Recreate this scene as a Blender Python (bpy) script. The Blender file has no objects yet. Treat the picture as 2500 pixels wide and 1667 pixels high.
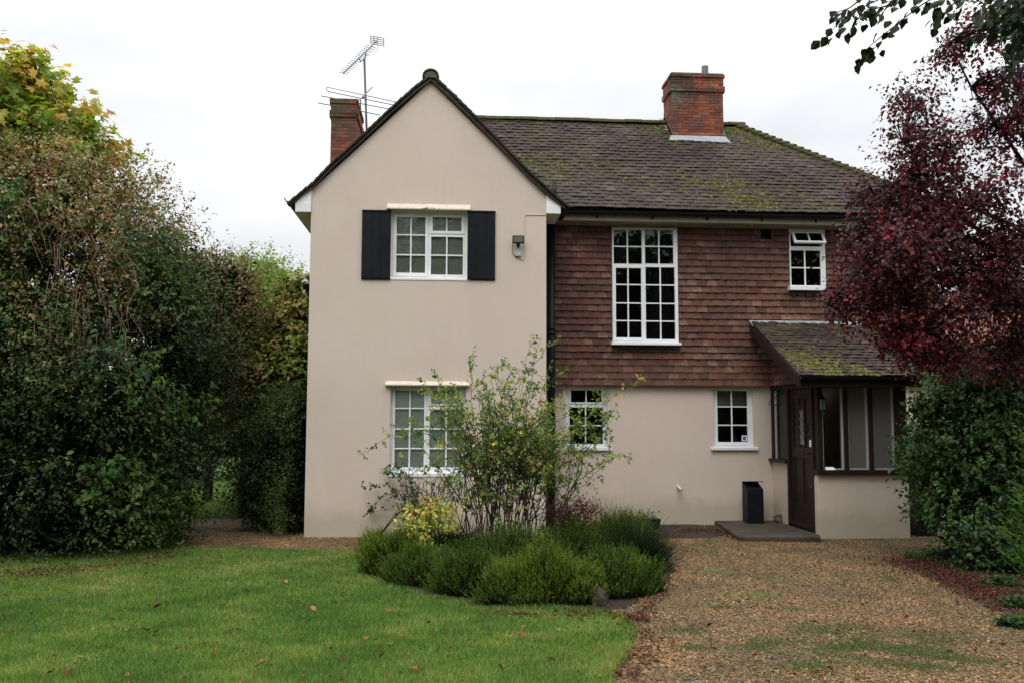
import bpy, math, random
import numpy as np
from mathutils import Vector, Matrix

random.seed(7)
RNG = np.random.default_rng(11)
S = bpy.context.scene
C = S.collection

# ------------------------------------------------------------------ camera
YAW, ROLL, CH, FPX, W, H = math.radians(4.0), math.radians(.17), 1.7, 2200.0, 2500, 1667
PIT = math.atan(.085)
_f = np.array([math.sin(YAW)*math.cos(PIT), math.cos(YAW)*math.cos(PIT), math.sin(PIT)])
_r = np.array([math.cos(YAW), -math.sin(YAW), 0.0])
_u = np.cross(_r, _f)
_R = _r*math.cos(ROLL) + _u*math.sin(ROLL)
_U = -_r*math.sin(ROLL) + _u*math.cos(ROLL)
cam = bpy.data.cameras.new('camera')
cam.sensor_width = 36; cam.lens = 36*FPX/W; cam.clip_end = 600; cam.clip_start = .05
camo = bpy.data.objects.new('camera', cam); C.objects.link(camo)
m = Matrix.Identity(4)
for i in range(3):
    m[i][0] = _R[i]; m[i][1] = _U[i]; m[i][2] = -_f[i]
m[2][3] = CH
camo.matrix_world = m
S.camera = camo

# ------------------------------------------------------------------ light
S.view_settings.view_transform = 'Standard'; S.view_settings.look = 'None'
S.view_settings.gamma = 1; S.view_settings.use_curve_mapping = False
S.view_settings.exposure = 0.28
SUN_EL, SUN_AZ = math.radians(52), math.radians(200)      # azimuth from +Y, clockwise
w = bpy.data.worlds.new('World'); S.world = w; w.use_nodes = True
nt = w.node_tree; nt.nodes.clear(); N = nt.nodes.new; LK = nt.links.new
out = N('ShaderNodeOutputWorld'); mx = N('ShaderNodeMixShader'); mx.inputs[0].default_value = .93
sk = N('ShaderNodeTexSky'); sk.sky_type = 'NISHITA'; sk.sun_disc = False
sk.sun_elevation = SUN_EL; sk.sun_rotation = SUN_AZ
b1 = N('ShaderNodeBackground'); b1.inputs[1].default_value = .1; LK(sk.outputs[0], b1.inputs[0])
b2 = N('ShaderNodeBackground')
tc = N('ShaderNodeTexCoord'); sep = N('ShaderNodeSeparateXYZ'); LK(tc.outputs['Generated'], sep.inputs[0])
nz = N('ShaderNodeTexNoise'); nz.inputs['Scale'].default_value = 3.4; nz.inputs['Detail'].default_value = 4
mp = N('ShaderNodeMapping'); mp.inputs['Scale'].default_value = (1, 1, 2.6)
LK(tc.outputs['Generated'], mp.inputs[0]); LK(mp.outputs[0], nz.inputs['Vector'])
rp = N('ShaderNodeValToRGB'); rp.color_ramp.elements[0].position = .36; rp.color_ramp.elements[1].position = .72
rp.color_ramp.elements[0].color = (.715, .73, .755, 1); rp.color_ramp.elements[1].color = (.965, .968, .975, 1)
LK(nz.outputs[0], rp.inputs[0]); LK(rp.outputs[0], b2.inputs[0])
sq = N('ShaderNodeMath'); sq.operation = 'POWER'; sq.use_clamp = True; sq.inputs[1].default_value = 2.3; LK(sep.outputs[2], sq.inputs[0])
mr = N('ShaderNodeMapRange'); mr.inputs[1].default_value = .0; mr.inputs[2].default_value = 1.0
mr.inputs[3].default_value = .87; mr.inputs[4].default_value = 3.3
LK(sq.outputs[0], mr.inputs[0]); LK(mr.outputs[0], b2.inputs[1])
LK(b1.outputs[0], mx.inputs[1]); LK(b2.outputs[0], mx.inputs[2]); LK(mx.outputs[0], out.inputs[0])
sl = bpy.data.lights.new('sun', 'SUN'); sl.energy = .95; sl.angle = math.radians(30); sl.color = (1, .965, .92)
so = bpy.data.objects.new('sun', sl); C.objects.link(so)
sd = Vector((math.sin(SUN_AZ)*math.cos(SUN_EL), math.cos(SUN_AZ)*math.cos(SUN_EL), math.sin(SUN_EL)))
so.rotation_euler = sd.to_track_quat('Z', 'Y').to_euler(); so.location = (0, 0, 30)
S.cycles.max_bounces = 7; S.cycles.transparent_max_bounces = 10
S.cycles.use_denoising = True

# ------------------------------------------------------------------ surveying: photo pixel (2500 wide) -> point in the place
K = 2500/2352.0
def ray(px, py): return _f + _R*(px-W/2)/FPX - _U*(py-H/2)/FPX
def at(px, py, Y):
    d = ray(px, py); t = Y/d[1]; return (d[0]*t, Y, CH+d[2]*t)
def gr(px, py, z=0.0):
    d = ray(px, py); t = (z-CH)/d[2]; return (d[0]*t, d[1]*t, z)
def proj(x, y, z):
    v = np.array([x, y, z-CH]); c = v@_f; return W/2+FPX*(v@_R)/c, H/2-FPX*(v@_U)/c
def atd(px, py, Y): return at(px*K, py*K, Y)
def grd(px, py, z=0.0): return gr(px*K, py*K, z)
def rect(x0, y0, x1, y1, Y):
    a = [at(x0, y0, Y), at(x1, y0, Y), at(x0, y1, Y), at(x1, y1, Y)]
    return ((a[0][0]+a[2][0])/2, (a[2][2]+a[3][2])/2, (a[1][0]+a[3][0])/2, (a[0][2]+a[1][2])/2)  # x0,z0,x1,z1

# ------------------------------------------------------------------ materials
def newmat(name):
    mt = bpy.data.materials.new(name); mt.use_nodes = True
    n = mt.node_tree; p = n.nodes['Principled BSDF']; return mt, n, p
def texpos(n, scale=(1, 1, 1)):
    g = n.nodes.new('ShaderNodeNewGeometry'); mpp = n.nodes.new('ShaderNodeMapping'); mpp.inputs['Scale'].default_value = scale
    n.links.new(g.outputs['Position'], mpp.inputs[0]); return mpp.outputs[0]
def noise(n, vec, scale, detail=4, rough=.55):
    t = n.nodes.new('ShaderNodeTexNoise'); t.inputs['Scale'].default_value = scale
    t.inputs['Detail'].default_value = detail; t.inputs['Roughness'].default_value = rough
    n.links.new(vec, t.inputs['Vector']); return t.outputs[0]
def ramp(n, fac, stops, interp='LINEAR'):
    r = n.nodes.new('ShaderNodeValToRGB'); cr = r.color_ramp; cr.interpolation = interp
    while len(cr.elements) < len(stops): cr.elements.new(.5)
    for e, (p, c) in zip(cr.elements, stops):
        e.position = p; e.color = (c[0], c[1], c[2], 1) if not isinstance(c, (int, float)) else (c, c, c, 1)
    n.links.new(fac, r.inputs[0]); return r.outputs[0]
def mixc(n, fac, a, b, mode='MIX'):
    x = n.nodes.new('ShaderNodeMix'); x.data_type = 'RGBA'; x.blend_type = mode
    if isinstance(fac, (int, float)): x.inputs[0].default_value = fac
    else: n.links.new(fac, x.inputs[0])
    for i, v in ((6, a), (7, b)):
        if isinstance(v, tuple): x.inputs[i].default_value = (v[0], v[1], v[2], 1)
        else: n.links.new(v, x.inputs[i])
    return x.outputs[2]
def math_(n, op, a, b=None, clamp=False):
    x = n.nodes.new('ShaderNodeMath'); x.operation = op; x.use_clamp = clamp
    for i, v in ((0, a), (1, b)):
        if v is None: continue
        if isinstance(v, (int, float)): x.inputs[i].default_value = v
        else: n.links.new(v, x.inputs[i])
    return x.outputs[0]
def bump(n, p, h, strength=.3, dist=.01):
    b = n.nodes.new('ShaderNodeBump'); b.inputs['Strength'].default_value = strength; b.inputs['Distance'].default_value = dist
    n.links.new(h, b.inputs['Height']); n.links.new(b.outputs[0], p.inputs['Normal'])
def rnd(n):
    a = n.nodes.new('ShaderNodeAttribute'); a.attribute_name = 'rnd'
    o = n.nodes.new('ShaderNodeObjectInfo'); s = math_(n, 'ADD', a.outputs['Fac'], o.outputs['Random'])
    return math_(n, 'FRACT', s)
def simple(name, col, rough=.5, var=.12, vs=6, bs=0, bscale=60, metal=0, spec=.5):
    mt, n, p = newmat(name); v = texpos(n)
    a = noise(n, v, vs)
    c = ramp(n, a, [(.3, tuple(x*(1-var) for x in col)), (.7, tuple(min(1, x*(1+var)) for x in col))])
    n.links.new(c, p.inputs['Base Color']); p.inputs['Roughness'].default_value = rough; p.inputs['Metallic'].default_value = metal
    p.inputs['Specular IOR Level'].default_value = spec
    if bs: bump(n, p, noise(n, v, bscale, 6), bs, .006)
    return mt

def mk_render():
    mt, n, p = newmat('painted_render'); v = texpos(n)
    big = noise(n, v, .9, 5, .6)
    c = ramp(n, big, [(.3, (.595, .495, .420)), (.7, (.640, .543, .465))])
    streak = noise(n, texpos(n, (5, 5, .35)), 1.5, 5, .65)
    c = mixc(n, ramp(n, streak, [(.52, 0.0), (.78, .16)]), c, (.47, .41, .325))
    # rain splash and algae near the ground
    g = n.nodes.new('ShaderNodeNewGeometry'); s = n.nodes.new('ShaderNodeSeparateXYZ'); n.links.new(g.outputs['Position'], s.inputs[0])
    zz = math_(n, 'ADD', s.outputs[2], math_(n, 'MULTIPLY', noise(n, v, 3, 5), -.5))
    c = mixc(n, ramp(n, zz, [(.0, .5), (.24, 0.0)]), c, (.36, .33, .22))
    fl = noise(n, v, 55, 3)
    c = mixc(n, ramp(n, fl, [(.66, 0.0), (.72, .25)]), c, (.42, .36, .28))
    n.links.new(c, p.inputs['Base Color']); p.inputs['Roughness'].default_value = .75; p.inputs['Specular IOR Level'].default_value = .3
    h = mixc(n, .5, noise(n, v, 9, 8, .7), noise(n, texpos(n, (3, 3, 4)), .8, 6, .7))
    bump(n, p, h, .28, .016); return mt
def mk_tile(name, cols, lichen=True, moss=0.0, rough=.8, dark=None, heads=False):
    mt, n, p = newmat(name); v = texpos(n); r = rnd(n)
    c = ramp(n, r, [(i/max(1, len(cols)-1), col) for i, col in enumerate(cols)])
    c = mixc(n, ramp(n, noise(n, v, 22, 6, .7), [(.35, .55), (.65, 0.0)]), c, tuple(x*.45 for x in cols[0]))
    c = mixc(n, ramp(n, noise(n, v, 1.3, 3), [(.42, .55), (.62, 0.0)]), c, dark or tuple(x*.5 for x in cols[0]))
    if heads:                                          # darker towards the head of each course, edge broken by noise
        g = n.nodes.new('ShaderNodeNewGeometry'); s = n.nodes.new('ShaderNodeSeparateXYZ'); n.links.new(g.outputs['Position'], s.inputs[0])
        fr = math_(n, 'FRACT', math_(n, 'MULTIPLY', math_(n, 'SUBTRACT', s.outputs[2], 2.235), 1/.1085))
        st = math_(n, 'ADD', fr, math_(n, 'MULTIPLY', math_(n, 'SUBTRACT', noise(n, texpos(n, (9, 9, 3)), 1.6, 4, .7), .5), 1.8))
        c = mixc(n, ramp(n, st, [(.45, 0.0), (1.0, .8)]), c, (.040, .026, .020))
        c = mixc(n, ramp(n, noise(n, texpos(n, (1.2, 1, 3.5)), .9, 5, .7), [(.55, 0.0), (.68, .55)]), c, (.17, .035, .02))
        c = mixc(n, ramp(n, noise(n, v, 26, 2), [(.77, 0.0), (.79, .7)]), c, (.5, .42, .36))
    if moss:
        mk = math_(n, 'ADD', noise(n, v, 2.1, 6, .7), math_(n, 'MULTIPLY', noise(n, v, 30, 4), .35))
        mk = math_(n, 'MULTIPLY', mk, .74)
        mc = ramp(n, noise(n, v, 18, 4), [(.35, (.038, .033, .012)), (.6, (.075, .07, .014)), (.75, (.13, .14, .018))])
        c = mixc(n, ramp(n, mk, [(.70-moss*.35, 0.0), (.88-moss*.35, .85)]), c, mc)
    if lichen:
        c = mixc(n, ramp(n, noise(n, v, 35, 2), [(.735, 0.0), (.76, .8)]), c, (.42, .40, .33))
    n.links.new(c, p.inputs['Base Color']); p.inputs['Roughness'].default_value = rough; p.inputs['Specular IOR Level'].default_value = .25
    bump(n, p, noise(n, v, 70, 6, .7), .5, .006); return mt
def mk_brick():
    mt, n, p = newmat('chimney_brick'); v = texpos(n); r = rnd(n)
    c = ramp(n, r, [(0, (.12, .032, .02)), (.3, (.22, .055, .028)), (.6, (.33, .09, .045)), (.85, (.26, .065, .035)), (1, (.40, .15, .08))])
    c = mixc(n, ramp(n, noise(n, v, 3.2, 6, .7), [(.42, .75), (.56, 0.0)]), c, (.075, .055, .04))
    c = mixc(n, ramp(n, noise(n, v, 40, 4), [(.62, 0.0), (.72, .5)]), c, (.42, .36, .30))
    g = n.nodes.new('ShaderNodeNewGeometry')
    for pt, rad, col_ in ((at(1660, 195, 15.7), .55, (.045, .042, .028)), (at(1655, 230, 15.7), .35, (.17, .14, .10)), (at(815, 262, 17.6), .4, (.09, .075, .035))):
        d_ = n.nodes.new('ShaderNodeVectorMath'); d_.operation = 'DISTANCE'; n.links.new(g.outputs['Position'], d_.inputs[0]); d_.inputs[1].default_value = pt
        q = math_(n, 'ADD', math_(n, 'DIVIDE', d_.outputs['Value'], rad), math_(n, 'MULTIPLY', math_(n, 'SUBTRACT', noise(n, v, 9, 5, .7), .5), 1.6))
        c = mixc(n, ramp(n, q, [(.6, .88), (1.0, 0.0)]), c, col_)
    n.links.new(c, p.inputs['Base Color']); p.inputs['Roughness'].default_value = .9
    bump(n, p, noise(n, v, 90, 5, .7), .6, .006); return mt
def mk_glass(name='window_glass', frost=0):
    mt, n, p = newmat(name); n.nodes.remove(p)
    o = n.nodes['Material Output']; tr = n.nodes.new('ShaderNodeBsdfTransparent'); tr.inputs[0].default_value = (.93, .95, .94, 1)
    gl = n.nodes.new('ShaderNodeBsdfGlossy'); gl.inputs['Roughness'].default_value = .015
    fr = n.nodes.new('ShaderNodeFresnel'); fr.inputs[0].default_value = 1.45
    x = n.nodes.new('ShaderNodeMixShader'); n.links.new(fr.outputs[0], x.inputs[0]); n.links.new(tr.outputs[0], x.inputs[1]); n.links.new(gl.outputs[0], x.inputs[2])
    v = texpos(n); b = n.nodes.new('ShaderNodeBump'); b.inputs['Strength'].default_value = .05; b.inputs['Distance'].default_value = .01
    n.links.new(noise(n, v, 2.5, 1), b.inputs['Height']); n.links.new(b.outputs[0], gl.inputs['Normal'])
    res = x.outputs[0]
    if frost:
        df = n.nodes.new('ShaderNodeBsdfDiffuse'); df.inputs[0].default_value = (.30, .29, .26, 1)
        x2 = n.nodes.new('ShaderNodeMixShader'); x2.inputs[0].default_value = frost; n.links.new(res, x2.inputs[1]); n.links.new(df.outputs[0], x2.inputs[2]); res = x2.outputs[0]
    n.links.new(res, o.inputs[0]); return mt
def mk_leaf(name, rough=.45, trans=.3, spec=.5):
    mt, n, p = newmat(name); o = n.nodes['Material Output']
    a = n.nodes.new('ShaderNodeAttribute'); a.attribute_name = 'Col'
    n.links.new(a.outputs['Color'], p.inputs['Base Color']); p.inputs['Roughness'].default_value = rough; p.inputs['Specular IOR Level'].default_value = spec
    t = n.nodes.new('ShaderNodeBsdfTranslucent')
    tcx = mixc(n, 1.0, a.outputs['Color'], (1.5, 1.6, .8), 'MULTIPLY'); n.links.new(tcx, t.inputs[0])
    x = n.nodes.new('ShaderNodeMixShader'); x.inputs[0].default_value = trans
    n.links.new(p.outputs[0], x.inputs[1]); n.links.new(t.outputs[0], x.inputs[2]); n.links.new(x.outputs[0], o.inputs[0]); return mt
def mk_gravel():
    mt, n, p = newmat('gravel'); v = texpos(n)
    vo = n.nodes.new('ShaderNodeTexVoronoi'); vo.inputs['Scale'].default_value = 70; n.links.new(v, vo.inputs['Vector'])
    sp = n.nodes.new('ShaderNodeSeparateColor'); n.links.new(vo.outputs['Color'], sp.inputs[0])
    c = ramp(n, sp.outputs[0], [(0, (.05, .025, .009)), (.35, (.15, .078, .026)), (.7, (.27, .150, .054)), (1, (.46, .30, .14))])
    ms = math_(n, 'ADD', noise(n, v, 1.1, 6, .65), math_(n, 'MULTIPLY', noise(n, v, 14, 5), .25))
    c = mixc(n, ramp(n, ms, [(.58, 0.0), (.68, .8)]), c, (.045, .06, .018))
    c = mixc(n, ramp(n, noise(n, v, .8, 4), [(.35, .55), (.55, 0.0)]), c, (.06, .04, .022))
    n.links.new(c, p.inputs['Base Color']); p.inputs['Roughness'].default_value = .75
    inv = math_(n, 'SUBTRACT', 1.0, vo.outputs['Distance']); bump(n, p, inv, .9, .012); return mt
def mk_ground(name, stops, scale, bs=.6):
    mt, n, p = newmat(name); v = texpos(n)
    c = ramp(n, noise(n, v, scale, 8, .7), stops); n.links.new(c, p.inputs['Base Color']); p.inputs['Roughness'].default_value = .95
    p.inputs['Specular IOR Level'].default_value = .2
    bump(n, p, noise(n, v, 45, 6, .7), bs, .02); return mt
def mk_wood():
    mt, n, p = newmat('dark_stained_wood'); v = texpos(n, (40, 40, 2.2))
    c = ramp(n, noise(n, v, 1.5, 6, .7), [(.3, (.012, .008, .0065)), (.7, (.030, .019, .015))])
    n.links.new(c, p.inputs['Base Color']); p.inputs['Roughness'].default_value = .5; p.inputs['Specular IOR Level'].default_value = .22; bump(n, p, noise(n, v, 1.5, 6), .25, .004); return mt

M = dict(
    render=mk_render(),
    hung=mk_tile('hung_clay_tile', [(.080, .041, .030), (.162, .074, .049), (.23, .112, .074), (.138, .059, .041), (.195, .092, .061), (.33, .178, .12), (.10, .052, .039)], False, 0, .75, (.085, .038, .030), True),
    roof=mk_tile('weathered_roof_tile', [(.036, .026, .021), (.080, .054, .041), (.052, .037, .029), (.125, .084, .062)], True, .56),
    mosstile=mk_tile('mossy_ridge_tile', [(.06, .05, .03), (.09, .08, .04)], True, .95),
    verge=mk_tile('verge_tile', [(.05, .04, .035), (.11, .075, .055), (.07, .055, .045)], True, .15),
    slate=mk_tile('grey_slate', [(.05, .05, .052), (.065, .064, .066)], False, 0, .6),
    brick=mk_brick(), mortar=simple('lime_mortar', (.30, .25, .19), .95, .25, 12, .5, 80),
    capstone=simple('mossy_cement_cap', (.10, .095, .06), .95, .5, 9, .6, 50),
    lead=simple('lead_flashing', (.32, .33, .35), .5, .2, 8, .2, 30),
    white=simple('white_upvc', (.80, .81, .82), .35, .03, 3),
    cream=simple('cream_paint', (.64, .56, .45), .6, .12, 14, .3, 50),
    soffit=simple('beige_soffit_paint', (.30, .255, .20), .6, .15, 5, .2, 40),
    shutter=simple('navy_black_paint', (.009, .010, .0135), .5, .35, 4, .25, 60, 0, .15),
    black=simple('black_plastic', (.008, .008, .009), .4, .2, 8, 0, 60, 0, .2),
    wood=mk_wood(), glass=mk_glass(),
    blind=simple('blind_slat', (.50, .50, .41), .6, .06, 2), paleblind=simple('pale_green_blind', (.78, .83, .76), .7, .06, 1.5),
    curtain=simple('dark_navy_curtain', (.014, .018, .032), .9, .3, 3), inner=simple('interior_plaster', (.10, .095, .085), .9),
    steel=simple('galvanised_steel', (.16, .16, .165), .4, .15, 20, 0, 60, .7),
    greyplastic=simple('grey_plastic', (.42, .43, .45), .5, .05), lens=simple('floodlight_lens', (.13, .125, .10), .2, .1, 9), lampglass=simple('lantern_glass', (.06, .07, .075), .15, .3, 9),
    bark=simple('dark_bark', (.028, .022, .019), .95, .4, 18, .8, 30, 0, .1), stem=simple('woody_stem', (.038, .022, .016), .8, .4, 25),
    drystem=simple('dry_clematis_stem', (.16, .10, .06), .9, .4, 25), greenstem=simple('green_shoot', (.10, .13, .04), .6, .3, 20),
    gravel=mk_gravel(), pebble=mk_tile('pebble', [(.07, .034, .012), (.235, .130, .046), (.35, .205, .082), (.14, .064, .020), (.62, .45, .25), (.18, .09, .032)], False, 0, .6, (.10, .07, .04)),
    soil=mk_ground('bed_soil', [(.3, (.016, .012, .008)), (.7, (.05, .034, .022))], 7),
    turf=mk_ground('lawn_turf', [(.3, (.035, .065, .012)), (.55, (.05, .10, .016)), (.75, (.08, .12, .02))], 2.2),
    field=mk_ground('ground', [(.3, (.02, .028, .008)), (.7, (.05, .06, .02))], 1.0),
    concrete=mk_ground('step_concrete', [(.25, (.03, .025, .018)), (.7, (.10, .085, .065))], 4, .4),
    tarmac=mk_ground('tarmac', [(.3, (.022, .018, .016)), (.7, (.06, .045, .038))], 6, .6),
    stone=simple('weathered_stone', (.065, .055, .035), .95, .6, 9, .8, 25),
    leaf=mk_leaf('leaf_green', .5, .3, .25), glossy=mk_leaf('leaf_glossy', .42, .15, .28), obscured=mk_glass('obscured_glass', .42), plum=mk_leaf('leaf_plum', .42, .3, .35), needle=mk_leaf('leaf_needle', .7, .2, .08),
    grass=mk_leaf('grass_blade', .5, .3, .4), backlit=mk_leaf('leaf_thin', .5, .5, .2), dry=mk_leaf('dry_leaf', .7, .15, .2),
    hip=simple('rose_hip', (.45, .03, .015), .3), ridge_moss=mk_leaf('moss', .95, 0, .1), paper=simple('white_paper', (.8, .8, .8), .7, .02), blue=simple('blue_print', (.04, .10, .42), .5, .1),
    ribglass=simple('curtain_net', (.26, .25, .21), .8, .1, 2),
    terracotta=mk_tile('far_roof_tile', [(.22, .09, .05), (.30, .13, .07)], False), yellowbrick=simple('far_brick', (.26, .15, .08), .9, .2, 15),
)

# ------------------------------------------------------------------ mesh helpers
class MB:
    def __init__(s): s.v = []; s.f = []
    def add(s, vs, fs):
        b = len(s.v); s.v += [tuple(v) for v in vs]; s.f += [tuple(i+b for i in f) for f in fs]; return s
    def box(s, x0, x1, y0, y1, z0, z1):
        if x0 > x1: x0, x1 = x1, x0
        if y0 > y1: y0, y1 = y1, y0
        if z0 > z1: z0, z1 = z1, z0
        return s.add([(x0,y0,z0),(x1,y0,z0),(x1,y1,z0),(x0,y1,z0),(x0,y0,z1),(x1,y0,z1),(x1,y1,z1),(x0,y1,z1)],
                     [(0,3,2,1),(4,5,6,7),(0,1,5,4),(1,2,6,5),(2,3,7,6),(3,0,4,7)])
    def prism(s, poly, y0, y1):                       # poly of (x,z) extruded along y
        n = len(poly)
        a = sum(poly[i][0]*poly[(i+1) % n][1]-poly[(i+1) % n][0]*poly[i][1] for i in range(n))
        if a < 0: poly = poly[::-1]
        return s.add([(x, y0, z) for x, z in poly]+[(x, y1, z) for x, z in poly],
                     [tuple(range(n)), tuple(range(2*n-1, n-1, -1))]+[(i, i+n, (i+1) % n+n, (i+1) % n) for i in range(n)])
    def prismx(s, poly, x0, x1):                      # poly of (y,z) extruded along x
        n = len(poly)
        return s.add([(x0, y, z) for y, z in poly]+[(x1, y, z) for y, z in poly],
                     [tuple(range(n-1, -1, -1)), tuple(range(n, 2*n))]+[(i, (i+1) % n, (i+1) % n+n, i+n) for i in range(n)])
    def flat(s, poly, z0, z1):                        # poly of (x,y), extruded up
        n = len(poly)
        return s.add([(x, y, z0) for x, y in poly]+[(x, y, z1) for x, y in poly],
                     [tuple(range(n-1, -1, -1)), tuple(range(n, 2*n))]+[(i, (i+1) % n, (i+1) % n+n, i+n) for i in range(n)])
    def tube(s, pts, r0, r1=None, n=6, cap=True):
        r1 = r0 if r1 is None else r1; pts = [Vector(p) for p in pts]; b = len(s.v); k = len(pts); up = Vector((.13, .31, .94))
        for i, p in enumerate(pts):
            d = (pts[min(i+1, k-1)]-pts[max(i-1, 0)])
            d = d.normalized() if d.length > 1e-9 else Vector((0, 0, 1))
            a = d.cross(up)
            if a.length < .05: a = d.cross(Vector((1, 0, 0)))
            a.normalize(); c = d.cross(a); r = r0+(r1-r0)*i/max(1, k-1)
            for j in range(n):
                t = 2*math.pi*j/n; s.v.append(tuple(p+a*math.cos(t)*r+c*math.sin(t)*r))
        for i in range(k-1):
            for j in range(n):
                s.f.append((b+i*n+j, b+i*n+(j+1) % n, b+(i+1)*n+(j+1) % n, b+(i+1)*n+j))
        if cap: s.f.append(tuple(b+j for j in range(n-1, -1, -1))); s.f.append(tuple(b+(k-1)*n+j for j in range(n)))
        return s
    def lathe(s, cx, cy, prof, n=16):                 # prof of (r,z)
        b = len(s.v)
        for r, z in prof:
            for j in range(n): t = 2*math.pi*j/n; s.v.append((cx+r*math.cos(t), cy+r*math.sin(t), z))
        for i in range(len(prof)-1):
            for j in range(n): s.f.append((b+i*n+j, b+i*n+(j+1) % n, b+(i+1)*n+(j+1) % n, b+(i+1)*n+j))
        s.f.append(tuple(b+j for j in range(n-1, -1, -1))); s.f.append(tuple(b+(len(prof)-1)*n+j for j in range(n)))
        return s
    def build(s, name, mt, parent=None, smooth=False, bevel=0):
        me = bpy.data.meshes.new(name); me.from_pydata(s.v, [], s.f); me.update()
        me.materials.append(mt)
        if smooth: me.shade_smooth()
        return link(name, me, parent, bevel)
def link(name, me, parent=None, bevel=0):
    o = bpy.data.objects.new(name, me); C.objects.link(o)
    if parent is not None: o.parent = parent
    if bevel:
        bm = o.modifiers.new('bevel', 'BEVEL'); bm.width = bevel; bm.segments = 2; bm.limit_method = 'ANGLE'
    return o
def thing(name, label, cat, group=None, loc=(0, 0, 0)):
    o = bpy.data.objects.new(name, None); C.objects.link(o); o.empty_display_size = .1; o.location = loc
    return tag(o, label, cat, group)
def tag(o, label=None, cat=None, group=None, kind=None):
    if label: o['label'] = label
    if cat: o['category'] = cat
    if group: o['group'] = group
    if kind: o['kind'] = kind
    return o
def npmesh(name, V, F, mt, col=None, rn=None, parent=None, smooth=False):
    """V (n,3), F (m,k) all k-gons; col per vertex; rn per face."""
    me = bpy.data.meshes.new(name); nf, k = F.shape
    me.vertices.add(len(V)); me.vertices.foreach_set('co', np.ascontiguousarray(V, dtype=np.float32).ravel())
    me.loops.add(nf*k); me.loops.foreach_set('vertex_index', np.ascontiguousarray(F, dtype=np.int32).ravel())
    me.polygons.add(nf); me.polygons.foreach_set('loop_start', np.arange(0, nf*k, k, dtype=np.int32))
    me.polygons.foreach_set('loop_total', np.full(nf, k, dtype=np.int32)); me.update(calc_edges=True)
    if col is not None:
        a = me.color_attributes.new('Col', 'FLOAT_COLOR', 'POINT'); cc = np.ones((len(V), 4), np.float32); cc[:, :3] = col; a.data.foreach_set('color', cc.ravel())
    if rn is not None:
        a = me.attributes.new('rnd', 'FLOAT', 'FACE'); a.data.foreach_set('value', np.ascontiguousarray(rn, dtype=np.float32))
    me.materials.append(mt)
    me.shade_smooth() if smooth else me.shade_flat()
    return link(name, me, parent)
def stamp(T, F, P, A, B, Nn, sc, cols=None):
    """template T (k,3) placed at P with axes A,B,N scaled sc -> V,F,col"""
    n = len(P); k = len(T); sc = np.broadcast_to(np.asarray(sc, float).reshape(-1, 1) if np.ndim(sc) < 2 else sc, (n, 3))
    V = P[:, None, :]+T[None, :, 0:1]*(A*sc[:, 0:1])[:, None, :]+T[None, :, 1:2]*(B*sc[:, 1:2])[:, None, :]+T[None, :, 2:3]*(Nn*sc[:, 2:3])[:, None, :]
    FF = (F[None]+(np.arange(n)*k)[:, None, None]).reshape(-1, F.shape[1])
    return V.reshape(-1, 3), FF, (np.repeat(cols, k, axis=0) if cols is not None else None)
def nrm(a): return a/np.maximum(np.linalg.norm(a, axis=1, keepdims=True), 1e-9)

LEAF = (np.array([(0, 0, 0), (.35, .30, .10), (.35, -.30, .10), (.72, .22, .06), (.72, -.22, .06), (1, 0, -.10), (.5, 0, 0.0)], float),
        np.array([(0, 6, 1), (0, 2, 6), (1, 6, 3), (2, 4, 6), (3, 6, 5), (6, 4, 5)]))
LEAF2 = (np.array([(0, 0, 0), (.5, .30, .10), (1, 0, -.05), (.5, -.30, .10)], float), np.array([(0, 2, 1), (0, 3, 2)]))
MAPLE = (np.array([(0, 0, 0), (.10, .48, .03), (.38, .26, 0), (.62, .62, -.06), (.66, .20, 0), (1.05, 0, -.12), (.66, -.20, 0), (.62, -.62, -.06), (.38, -.26, 0), (.10, -.48, .03), (.4, 0, .06)], float),
         np.array([(10, 0, 9), (10, 1, 0), (10, 2, 1), (10, 3, 2), (10, 4, 3), (10, 5, 4), (10, 6, 5), (10, 7, 6), (10, 8, 7), (10, 9, 8)]))
NEEDLE = (np.array([(0, .5, 0), (0, -.5, 0), (1, 0, .02)], float), np.array([(0, 1, 2)]))

def lump(D, ph):                                       # smooth pseudo-noise on directions
    x, y, z = D[:, 0], D[:, 1], D[:, 2]
    return (np.sin(5*x+ph)*np.sin(4.3*z+2*ph)+np.sin(7.7*y+3*ph+2*z)*.6+np.sin(11*z-6*x+ph)*.45)/2.0
def sample_blobs(blobs, n, rmin=.6, rmax=1.02, lumpy=.14, inner=.62, zmin=.02):
    bl = np.array(blobs, float); wt = (bl[:, 3]*bl[:, 5]+bl[:, 4]*bl[:, 5]+bl[:, 3]*bl[:, 4]); wt /= wt.sum()
    idx = RNG.choice(len(bl), size=int(n*1.5), p=wt); D = nrm(RNG.normal(size=(len(idx), 3)))
    rr = rmin+(rmax-rmin)*RNG.random(len(idx))**.6
    rr = rr*(1+lumpy*lump(D, 1.0)*1.3+lumpy*.5*np.sin(idx*7.0+D[:, 0]*9))
    P = bl[idx, :3]+D*rr[:, None]*bl[idx, 3:6]; Nn = nrm(D/bl[idx, 3:6])
    ok = P[:, 2] > zmin
    for b in bl:
        q = (P-b[:3])/b[3:6]; ok &= (q**2).sum(1) > inner**2*.98
    P, Nn = P[ok], Nn[ok]
    return P[:n], Nn[:n]
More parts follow.
